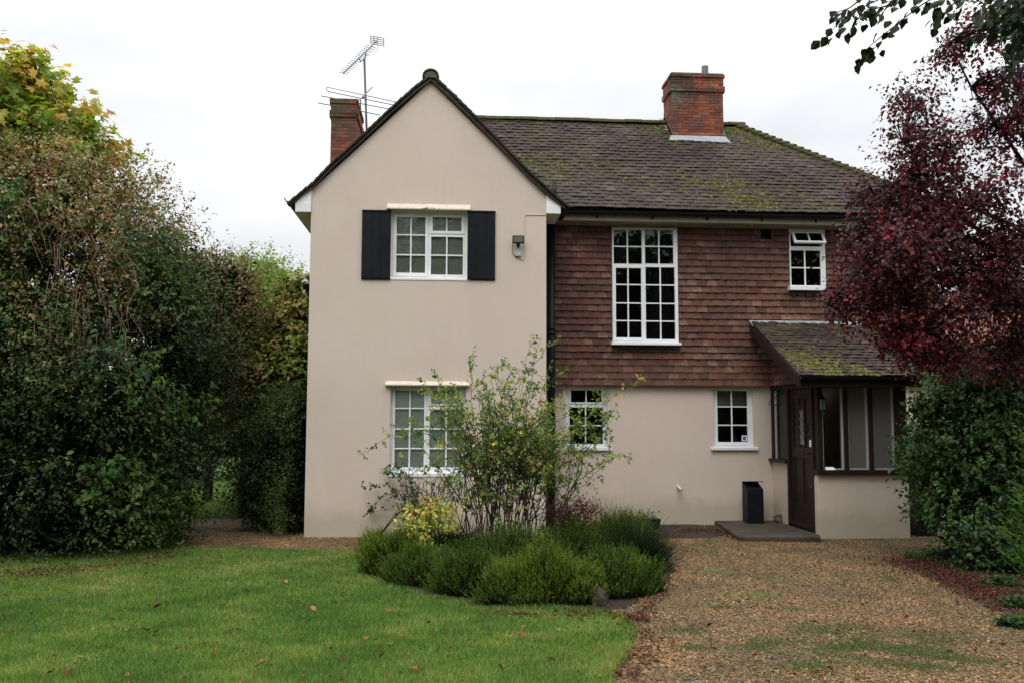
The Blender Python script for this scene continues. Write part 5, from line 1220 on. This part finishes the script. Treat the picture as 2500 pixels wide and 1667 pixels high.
for i, t_ in enumerate(tws):
    YB = 4.6+.25*math.sin(i*2.1); w_ = [Vector(atd(a, b, YB+.1*math.sin(j+i))) for j, (a, b) in enumerate(t_)]; bs_.tube(w_, .006, .0015, 5)
    for j in range(len(w_)-1):
        for k in range(7):
            if nlf >= 290: break
            p = w_[j].lerp(w_[j+1], (k+.5)/7)+Vector((random.gauss(0, .02), random.gauss(0, .05), random.gauss(-.01, .03))); d = (w_[j+1]-w_[j]).normalized(); s = Vector((random.gauss(0, .5), random.gauss(0, .8), random.gauss(0, .4)))
            a = (d*.8+s*.6+Vector((0, 0, -.55))).normalized(); up_ = Vector((random.gauss(0, .6), -.5+random.gauss(0, .5), 1)).normalized(); b_ = up_.cross(a).normalized(); c_ = a.cross(b_)
            o = link('leaf', random.choice(lm), be); sc_ = random.uniform(.8, 1.35); mm = Matrix.Identity(4)
            for q in range(3): mm[q][0] = a[q]*sc_; mm[q][1] = b_[q]*sc_; mm[q][2] = c_[q]*sc_; mm[q][3] = p[q]
            o.matrix_world = mm; nlf += 1
bs_.build('twig', M['bark'], be)
Pc, Nc = sample_blobs([Bd(2390, 70, 60, 80, 4.9, .25), Bd(2370, -20, 90, 40, 4.9, .25)], 190, .1, 1.0, .2, 0)
V, F, Cc = sprays(Pc, Nc, palette(Pc, [(.012, .035, .010), (.018, .045, .014), (.02, .03, .014)], 3), .16, 5, .06, 0, .6, .6, LEAF, 1.1); tag(npmesh('leaf_mass', V, F, M['glossy'], Cc, None, be), kind='stuff')

# rose bush
rs = thing('rose_bush', 'tall straggly rose bush with arching stems and a few red hips', 'rose bush')
RY = 10.7; stems = MB(); green = MB(); leafP, leafD = [], []; hips = []
def shoot(p0, p1, arch, n=10, r=.009, mbx=None, lf=(.45, 1.0), dens=9, side=2, wig=.05):
    p0, p1 = Vector(p0), Vector(p1); pts_ = []
    for i in range(n+1):
        t = i/n; p = p0.lerp(p1, t); p.z += arch*math.sin(math.pi*t)*(1) ; pts_.append(p+Vector((random.gauss(0, wig*.4), random.gauss(0, wig*.4), random.gauss(0, wig*.3)))*min(1, 3*t))
    (mbx or stems).tube(pts_, r, .0022, 5, False)
    L_ = sum((pts_[i+1]-pts_[i]).length for i in range(n))
    m_ = int(L_*(lf[1]-lf[0])*dens)
    for k in range(m_):
        t = lf[0]+(lf[1]-lf[0])*(k+random.random())/m_; i = min(n-1, int(t*n)); p = pts_[i].lerp(pts_[i+1], t*n-i); d = (pts_[i+1]-pts_[i]).normalized()
        leafP.append(p); leafD.append((d+Vector((random.gauss(0, 1), random.gauss(0, 1), random.gauss(0, .8)))*.9).normalized())
    for q in range(side):
        i = random.randint(int(n*.35), n-2); p = pts_[i]; e = p+Vector((random.gauss(0, .22), random.gauss(0, .18), random.uniform(.05, .4)))
        shoot(p, e, random.uniform(-.03, .08), 5, .004, mbx, (.1, 1.0), dens*1.3, 0, .04)
    if random.random() < .35: hips.append(pts_[-1])
for k in range(76):
    bx0 = random.gauss(1165, 62); b = Vector(atd(bx0, 1215, RY+random.uniform(-.35, .4))); b.z = .1
    fan = (bx0-1165)/62*.8+random.gauss(0, .8)
    e = Vector(atd(1165+fan*95, random.uniform(880, 1080)-max(0, 1.2-abs(fan))*30, RY+random.uniform(-.5, .5)))
    shoot(b, e, random.uniform(.0, .26), 9, random.uniform(.005, .010), dens=8.5, side=4)
for (x0, y0), (x1, y1), ar in [((1150, 1150), (1222, 768), .0), ((1165, 1150), (1240, 775), -.05), ((1100, 1150), (1078, 832), .0), ((1180, 1130), (1265, 828), .0), ((1200, 1150), (1492, 862), .22), ((1190, 1100), (1408, 955), .12), ((1220, 1120), (1452, 1052), .2),
                               ((1120, 1120), (824, 1046), .45), ((1060, 1150), (905, 975), .1), ((1110, 1120), (985, 892), .1), ((1230, 1180), (1392, 1095), .25), ((1100, 1180), (895, 1085), .1), ((1240, 1200), (1330, 1120), .3), ((1140, 1150), (1010, 900), .05), ((1200, 1150), (1255, 930), .05), ((1210, 1150), (1250, 960), .05), ((1120, 1130), (1005, 960), .05)]:
    shoot(Vector(atd(x0, y0, RY)), Vector(atd(x1, y1, RY-.3)), ar, 14, .006, green, (.25, 1.0), 13, 3, .03)
LP = np.array(leafP); LD = np.array(leafD)
cols = palette(LP, [(.09, .16, .035), (.13, .22, .045), (.18, .27, .06), (.08, .14, .03), (.22, .28, .07), (.42, .36, .07)], 3, .25, .6)
V, F, Cc = sprays(LP, LD, cols, .10, 6, .044, 0, 1.2, .15, LEAF2, 1.1, .15, .8)
tag(npmesh('foliage', V, F, M['leaf'], Cc, None, rs), kind='stuff'); stems.build('stems', M['stem'], rs); green.build('shoots', M['greenstem'], rs)
for h_ in hips[:26]:
    MB().lathe(h_.x, h_.y, [(.002, h_.z-.012), (.009, h_.z-.004), (.009, h_.z+.005), (.003, h_.z+.012)], 8).build('rose_hip', M['hip'], rs, True)

# heather and other low shrubs of the bed
def mound(name, label, cat_, cx, cy_base, rx, h, pals, n=1300, Lr=(.07, .15), rd=None, lean=.62, needles=11, nl=.015, group=None):
    t = thing(name, label, cat_, group); c = grd(cx, cy_base); s = c[1]*K/FPX; RX = rx*s*1.12; h = h*.93; RD = rd or RX*.75; cy_ = c[1]+RD
    a = RNG.uniform(0, 2*math.pi, n); ph_ = np.arccos(RNG.uniform(0.02, 1, n)); D = np.column_stack([np.sin(ph_)*np.cos(a), np.sin(ph_)*np.sin(a), np.cos(ph_)])
    q = RNG.uniform(.5, 1, n)**.7*(1+.34*lump(D, cx*.013)+.12*np.sin(D[:, 0]*13+cx)*np.sin(D[:, 1]*11)); P = np.array([c[0], cy_, 0.0])+D*q[:, None]*np.array([RX, RD, h*.85])
    P[:, 2] = np.maximum(P[:, 2], .02); d = nrm(D*lean+np.array([0, 0, .8])+RNG.normal(size=(n, 3))*.22); L_ = RNG.uniform(*Lr, n); base_c = palette(P, pals, 3.0, .3, .5)
    PPs, DDs, CCs = [], [], []
    for k in range(needles):
        tt = k/needles; sdv = nrm(np.cross(d, RNG.normal(size=(n, 3)))); PPs.append(P+d*(L_*tt)[:, None]); DDs.append(nrm(d*.8+sdv*.9)); CCs.append(base_c*(.65+.6*tt))
    PPs = np.concatenate(PPs); DDs = np.concatenate(DDs); CCs = np.concatenate(CCs); m_ = len(PPs); Bv = nrm(np.cross(DDs, RNG.normal(size=(m_, 3)))); sz = nl*RNG.uniform(.7, 1.4, m_)
    V1, F1, C1 = stamp(NEEDLE[0], NEEDLE[1], PPs, DDs, Bv, np.cross(DDs, Bv), np.stack([sz, sz*.42, sz], 1), CCs)
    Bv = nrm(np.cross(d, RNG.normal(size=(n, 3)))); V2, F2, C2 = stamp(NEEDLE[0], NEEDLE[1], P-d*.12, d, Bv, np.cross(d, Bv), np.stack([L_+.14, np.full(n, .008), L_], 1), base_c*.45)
    V, F, Cc = cat([(V1, F1, C1), (V2, F2, C2)]); tag(npmesh('foliage', V, F, M['needle'], Cc, None, t), kind='stuff')
    # leaf filler in the heart, inner shade put into its near-black colour
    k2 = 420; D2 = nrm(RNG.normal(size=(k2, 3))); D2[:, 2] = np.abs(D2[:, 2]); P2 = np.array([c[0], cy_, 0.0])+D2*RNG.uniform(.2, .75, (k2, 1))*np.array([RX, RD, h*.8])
    V, F, Cc = sprays(P2, D2, np.tile(np.array((.010, .013, .007)), (k2, 1)), .10, 5, .06, 0, .5, .2, LEAF2, .8); tag(npmesh('dark_core', V, F, M['needle'], Cc, None, t), kind='stuff')
    return t
HG = [(.055, .105, .018), (.08, .145, .024), (.11, .18, .030), (.06, .115, .020)]
HY = [(.105, .165, .024), (.155, .22, .030), (.08, .13, .020)]
BX = [(.040, .080, .018), (.06, .115, .022), (.09, .15, .028)]
mound('heather', 'light green heather at the left end of the central bed', 'heather', 900, 1330, 72, .60, HY, 1700)
mound('heather', 'low heather at the back left of the bed under the yellow shrub', 'heather', 860, 1285, 36, .40, HY, 700)
mound('heather', 'dark green heather between the light one and the box mound at the left front', 'heather', 985, 1352, 70, .48, HG, 1700)
mound('box_shrub', 'rounded dark small-leaved shrub at the front of the bed left of centre', 'shrub', 1075, 1375, 78, .50, BX, 2000)
mound('heather', 'large bright heather mound at the front centre of the bed', 'heather', 1245, 1398, 112, .55, HY, 3000)
mound('heather', 'deep green heather filling the back middle of the bed', 'heather', 1190, 1330, 120, .60, HG, 2200)
mound('heather', 'small heather tuft at the bed front between dark shrub and largest mound', 'heather', 1160, 1396, 50, .36, HG, 1000)
mound('heather', 'low sprawling heather beside the gravel at the right front of the bed', 'heather', 1480, 1368, 50, .38, HG, 1000)
mound('heather', 'low heather between the largest mound and the mossy stone at the front of the bed', 'heather', 1340, 1392, 48, .40, HY, 1100)
mound('heather', 'low dark heather at the left front corner of the bed', 'heather', 940, 1345, 52, .36, HG, 1000)
mound('heather', 'upright heather at the front right of the bed beside the mossy stone', 'heather', 1420, 1380, 85, .50, HG, 2100)
mound('heather', 'tall pale tipped heather at the back right of the bed near the trough', 'heather', 1435, 1290, 88, .62, HY, 1700, (.14, .26))
mound('cotoneaster', 'spreading dark cotoneaster with arching red-berried sprays at the right end of the bed', 'shrub', 1480, 1320, 62, .46, [(.016, .035, .014), (.03, .05, .02), (.022, .04, .016)], 1000, (.2, .42), None, 1.3)
mound('heather', 'shaded olive heather below the rose stems in the middle of the bed', 'heather', 1040, 1300, 90, .5, [(.03, .05, .015), (.045, .06, .02)], 1200)
mound('heather', 'green heather at the back of the bed right of the rose stems', 'heather', 1320, 1300, 80, .52, HG, 1500, (.12, .24))
# yellow-leaved shrub, burgundy fern-like plant, wall climber
BY = [Bd(965, 1185, 42, 28, 10.2, .2), Bd(1010, 1190, 45, 22, 10.1, .2), Bd(950, 1225, 35, 28, 10.1, .2), Bd(985, 1160, 22, 12, 10.2, .1)]
tree('yellow_shrub', 'small shrub with yellow and orange autumn leaves left of the rose stems', 'shrub', BY, 190, [(.50, .46, .09), (.34, .38, .07), (.58, .40, .09), (.26, .34, .06)], .05, .14, 5, tmpl=LEAF, base=(-.75, 10.3, 0), trunk=.01, rmin=.2, corein=False, inner=0, mix=.7)
BV = [Bd(1330, 1185, 50, 22, 11.3, .25), Bd(1290, 1200, 40, 25, 11.2, .25)]
tree('barberry', 'low burgundy barberry behind the heather at the right of the rose', 'shrub', BV, 420, [(.09, .02, .015), (.14, .03, .02), (.06, .05, .02), (.05, .03, .015)], .035, .2, 7, base=(1.0, 11.4, 0), trunk=.012, rmin=.2, corein=False, inner=0, mix=.6)
BQ = [Bd(955, 1120, 55, 45, 11.9, .25), Bd(900, 1100, 35, 40, 12.3, .15)]
cl = thing('wall_climber', 'green leafy climber straying over the cream wall below the lower gable window', 'climber'); cm = MB(); cp, cd = [], []
for route in ([(1000, 1180), (960, 1120), (910, 1080), (870, 1075)], [(1000, 1180), (940, 1150), (890, 1110), (825, 1117)], [(990, 1170), (930, 1165), (845, 1175)], [(980, 1190), (920, 1125), (880, 1140), (850, 1165)], [(1000, 1150), (930, 1090), (900, 1062)], [(970, 1170), (950, 1130), (925, 1110)]):
    w_ = [Vector(atd(a, b, G-.12 if j else 12.6)) for j, (a, b) in enumerate(route)]; cm.tube(w_, .006, .002, 5)
    for j in range(len(w_)-1):
        for k in range(9): cp.append(w_[j].lerp(w_[j+1], random.random())+Vector((random.gauss(0, .02), random.gauss(0, .03), random.gauss(0, .02)))); cd.append(Vector((random.gauss(0, .5), -.4, random.gauss(0, .5))))
cm.build('stem', M['stem'], cl); cp = np.array(cp); V, F, Cc = sprays(cp, nrm(np.array(cd)), palette(cp, [(.05, .10, .03), (.035, .075, .022), (.07, .12, .035)], 4), .07, 3, .05, 0, 1, .5, LEAF, 1.2); npmesh('foliage', V, F, M['leaf'], Cc, None, cl)
# bare dark twigs beneath the lower gable window
bt_ = thing('bare_shrub', 'bare dark twiggy shrub below the lower gable window', 'shrub'); tm_ = MB()
for k in range(70):
    b = Vector(atd(random.gauss(985, 30), 1190, 12.0)); b.z = .05; e = Vector(atd(random.uniform(890, 1080), random.uniform(1085, 1140), 12.0+random.uniform(-.3, .3))); tm_.tube([b, b.lerp(e, .5)+Vector((random.gauss(0, .05), 0, .03)), e, e+Vector((random.gauss(0, .08), 0, random.uniform(.02, .1)))], .006, .0015, 4, False)
tm_.build('stems', M['stem'], bt_)

# ------------------------------------------------------------------ fallen leaves
def litter(name, poly_or_fn, n, size, pals, label, z=.02):
    P = poly_or_fn(n); n = len(P); P3 = np.column_stack([P, np.full(n, z)+RNG.random(n)*.012]); A = nrm(RNG.normal(size=(n, 3))*np.array([1, 1, .3])); up_ = nrm(RNG.normal(size=(n, 3))*.4+np.array([0, 0, 1])); Bv = nrm(np.cross(up_, A)); s = size*RNG.uniform(.6, 1.4, n)
    c = np.array(pals)[RNG.integers(0, len(pals), n)]*RNG.uniform(.6, 1.3, (n, 1)); T = LEAF[0].copy(); T[:, 2] *= 2.0
    V, F, Cc = stamp(T, LEAF[1], P3, A, Bv, np.cross(A, Bv), np.stack([s, s, s], 1), c); tag(npmesh(name, V, F, M['dry'], Cc), label, 'leaf litter', None, 'stuff')
def strip(pts_, wd):
    def fn(n):
        P = []
        for _ in range(n):
            i = random.randrange(len(pts_)-1); t = random.random(); a, b = pts_[i], pts_[i+1]; P.append(grd(a[0]+(b[0]-a[0])*t+random.gauss(0, wd), a[1]+(b[1]-a[1])*t+random.gauss(0, wd*.22))[:2])
        return np.array(P)
    return fn
RED = [(.12, .022, .015), (.08, .018, .014), (.19, .035, .02), (.06, .02, .014), (.11, .05, .025), (.05, .03, .018)]
BRN = [(.16, .07, .03), (.24, .11, .045), (.08, .04, .02), (.04, .025, .015), (.12, .05, .025)]
litter('plum_leaf_litter', strip([(2060, 1285), (2150, 1310), (2240, 1350), (2352, 1400)], 38), 2100, .03, RED, 'dark red plum leaves fallen over the gravel under the right bush')
litter('step_leaf_litter', strip([(1560, 1222), (1640, 1220), (1690, 1236), (1760, 1240)], 12), 420, .03, RED, 'red leaves blown along the tarmac and the foot of the step')
litter('bed_leaf_litter', strip([(1120, 1412), (1250, 1418), (1400, 1412), (1470, 1430), (1500, 1380), (1540, 1330)], 16), 600, .03, RED+BRN, 'dark red and brown leaves along the front edge of the bed')
litter('drive_edge_litter', strip([(1450, 1430), (1490, 1480), (1450, 1530), (1430, 1568)], 26), 260, .03, RED+BRN, 'brown and red leaves where lawn meets gravel')
litter('drive_leaf_litter', lambda n: scatter(gravel_poly, n, (.5, 7, 5.5, 12)), 1000, .03, RED+BRN, 'scattered small fallen leaves over the gravel drive')
litter('lawn_leaf_litter', lambda n: scatter(lawn_poly, n, (-6, 1.5, 5.5, 13)), 2400, .026, BRN, 'scattered small brown leaf scraps over the lawn', .03)
litter('hedge_leaf_litter', strip([(0, 1325), (150, 1315), (300, 1300), (420, 1275)], 30), 650, .035, BRN, 'brown leaves in the grass along the foot of the tall hedge', .03)
# larger single leaves
big_l = [(905, 1487), (520, 1395), (640, 1398), (350, 1405), (352, 1462), (290, 1455), (490, 1500), (295, 1555), (345, 1455), (430, 1560), (145, 1562), (105, 1562), (780, 1527), (820, 1455), (690, 1440), (610, 1530), (930, 1470), (725, 1410), (660, 1345), (560, 1365), (1070, 1418), (870, 1520), (1000, 1340), (1190, 1470), (1330, 1430), (1370, 1480), (1375, 1500), (1210, 1445), (1255, 1520), (980, 1440), (1040, 1500), (1150, 1540), (840, 1480), (760, 1390), (590, 1545), (60, 1480), (190, 1520), (250, 1430), (430, 1440), (480, 1345), (230, 1370), (900, 1410), (1110, 1450), (540, 1455), (960, 1550), (1290, 1455)]
gbig = [(1505, 1523), (1738, 1503), (1915, 1545), (1885, 1548), (2295, 1480), (1770, 1395), (1690, 1540), (2140, 1455), (2190, 1500), (1625, 1440), (1860, 1430), (2090, 1420), (1985, 1455), (1470, 1515), (1550, 1480)]
lmesh = []
for v_, c_ in enumerate([(.30, .10, .04), (.20, .08, .035), (.05, .035, .02), (.26, .16, .07), (.12, .03, .02), (.38, .17, .06)]):
    T, Fc = LEAF; T2 = T.copy(); T2[:, 2] = (T[:, 1]**2)*(1.6+.8*math.sin(v_*2))+.12*np.sin(T[:, 0]*4+v_); V_ = np.concatenate([T2, T2-np.array([0, 0, .02])]); F_ = np.concatenate([Fc, Fc[:, ::-1]+len(T2)])
    o = npmesh('fallen_leaf', V_, F_, M['dry'], np.tile(np.array(c_), (len(V_), 1))); lmesh.append(o.data); bpy.data.objects.remove(o)
for i, (a, b) in enumerate(big_l+gbig):
    lawn_ = i < len(big_l); p = grd(a, b); v_ = random.randrange(6); o = link('fallen_leaf', lmesh[v_]); s = random.uniform(.045, .085)
    o.location = (p[0], p[1], .035 if lawn_ else .018); o.scale = (s, s, s); o.rotation_euler = (random.gauss(0, .35), random.gauss(0, .35), random.uniform(0, 6.28))
    cn = ['orange brown', 'russet brown', 'blackened brown', 'pale tan', 'dark red', 'bright orange'][v_]
    zone = ('far left on the lawn' if a < 330 else 'left of lawn centre' if a < 640 else 'on lawn below gable' if a < 950 else 'on lawn before the heather') if lawn_ else ('on the drive, left side' if a < 1800 else 'on the drive, right side')
    near_ = ', close to the camera' if b > 1475 else ', further back'
    tag(o, cn+' curled fallen leaf '+zone+near_, 'leaf', 'fallen leaves on the '+('lawn' if lawn_ else 'drive'))
# low weeds at the right border
for k, (a, b, r_) in enumerate([(2130, 1285, 45), (2300, 1345, 30), (2340, 1395, 30), (2330, 1440, 28), (2170, 1278, 40)]):
    c = grd(a, b); n_ = 150; sc_ = c[1]*K/FPX; P = np.column_stack([c[0]+RNG.normal(size=n_)*r_*sc_*.5, c[1]+RNG.normal(size=n_)*r_*sc_*.35, np.full(n_, .015)])
    V, F, Cc = sprays(P, np.tile(np.array([0, 0, 1.0]), (n_, 1)), palette(P, [(.05, .10, .03), (.035, .075, .025), (.07, .12, .03)], 4), .08, 4, .04, 0, .6, .1, LEAF, 1.2)
    wn_ = ['at the back edge of the red leaf litter', 'beside the conifer foot', 'at the right edge of the frame below the conifer', 'nearest the camera on the right border', 'under the left skirt of the evergreen bush'][k]
    o = npmesh('weed_clump', V, F, M['leaf'], Cc); tag(o, 'low green weed clump '+wn_, 'weeds', 'weeds in the right border', 'stuff')

# ------------------------------------------------------------------ neighbour and the garden behind the camera
nb = thing('neighbour_house', 'distant house with orange tiled roof glimpsed behind the purple tree', 'house'); ny = 30
a = atd(2185, 800, ny); b = atd(2186, 738, ny)
MB().box(a[0], a[0]+9, ny, ny+8, 0, a[2]).build('wall', M['yellowbrick'], nb)
MB().add([(a[0]-.4, ny-.5, a[2]+.0), (a[0]+9.4, ny-.5, a[2]), (a[0]+9.4, ny+8.5, a[2]), (a[0]-.4, ny+8.5, a[2]), (a[0]+3.0, ny+4, a[2]+2.9), (a[0]+7, ny+4, a[2]+2.9)], [(0, 1, 5, 4), (2, 3, 4, 5), (1, 2, 5), (3, 0, 4), (3, 2, 1, 0)]).build('roof', M['terracotta'], nb)
sh_ = MB(); a = atd(2150, 830, 20); sh_.box(a[0], a[0]+3, 20, 24, 0, a[2]-.25).build('wall', M['render'], thing('outhouse', 'low pale outhouse roof behind the right corner of the cottage', 'outbuilding'))
MB().add([(a[0]-.2, 19.8, a[2]-.25), (a[0]+3.2, 19.8, a[2]-.55), (a[0]+3.2, 24.2, a[2]-.55), (a[0]-.2, 24.2, a[2]-.25), (a[0]-.2, 19.8, a[2]-.15), (a[0]+3.2, 19.8, a[2]-.45), (a[0]+3.2, 24.2, a[2]-.45), (a[0]-.2, 24.2, a[2]-.15)], [(3, 2, 1, 0), (4, 5, 6, 7), (0, 1, 5, 4), (1, 2, 6, 5), (2, 3, 7, 6), (3, 0, 4, 7)]).build('roof', M['greyplastic'], bpy.data.objects['outhouse'])
bw_ = [(x, -11+1.2*math.sin(x*1.3), 4.9+.8*math.sin(x*.9), 2.6, 2.0, 5.4) for x in np.arange(-17, 19, 2.2)]
P, Nn = sample_blobs(bw_, 17000, .3, 1.0, .2, 0, .1)
V, F, Cc = sprays(P, Nn, palette(P, [(.03, .05, .018), (.045, .07, .02), (.06, .075, .03)], .7), .7, 5, .38)
tag(npmesh('wood', V, F, M['leaf'], Cc), 'mass of garden trees behind the viewer', 'trees', None, 'stuff')
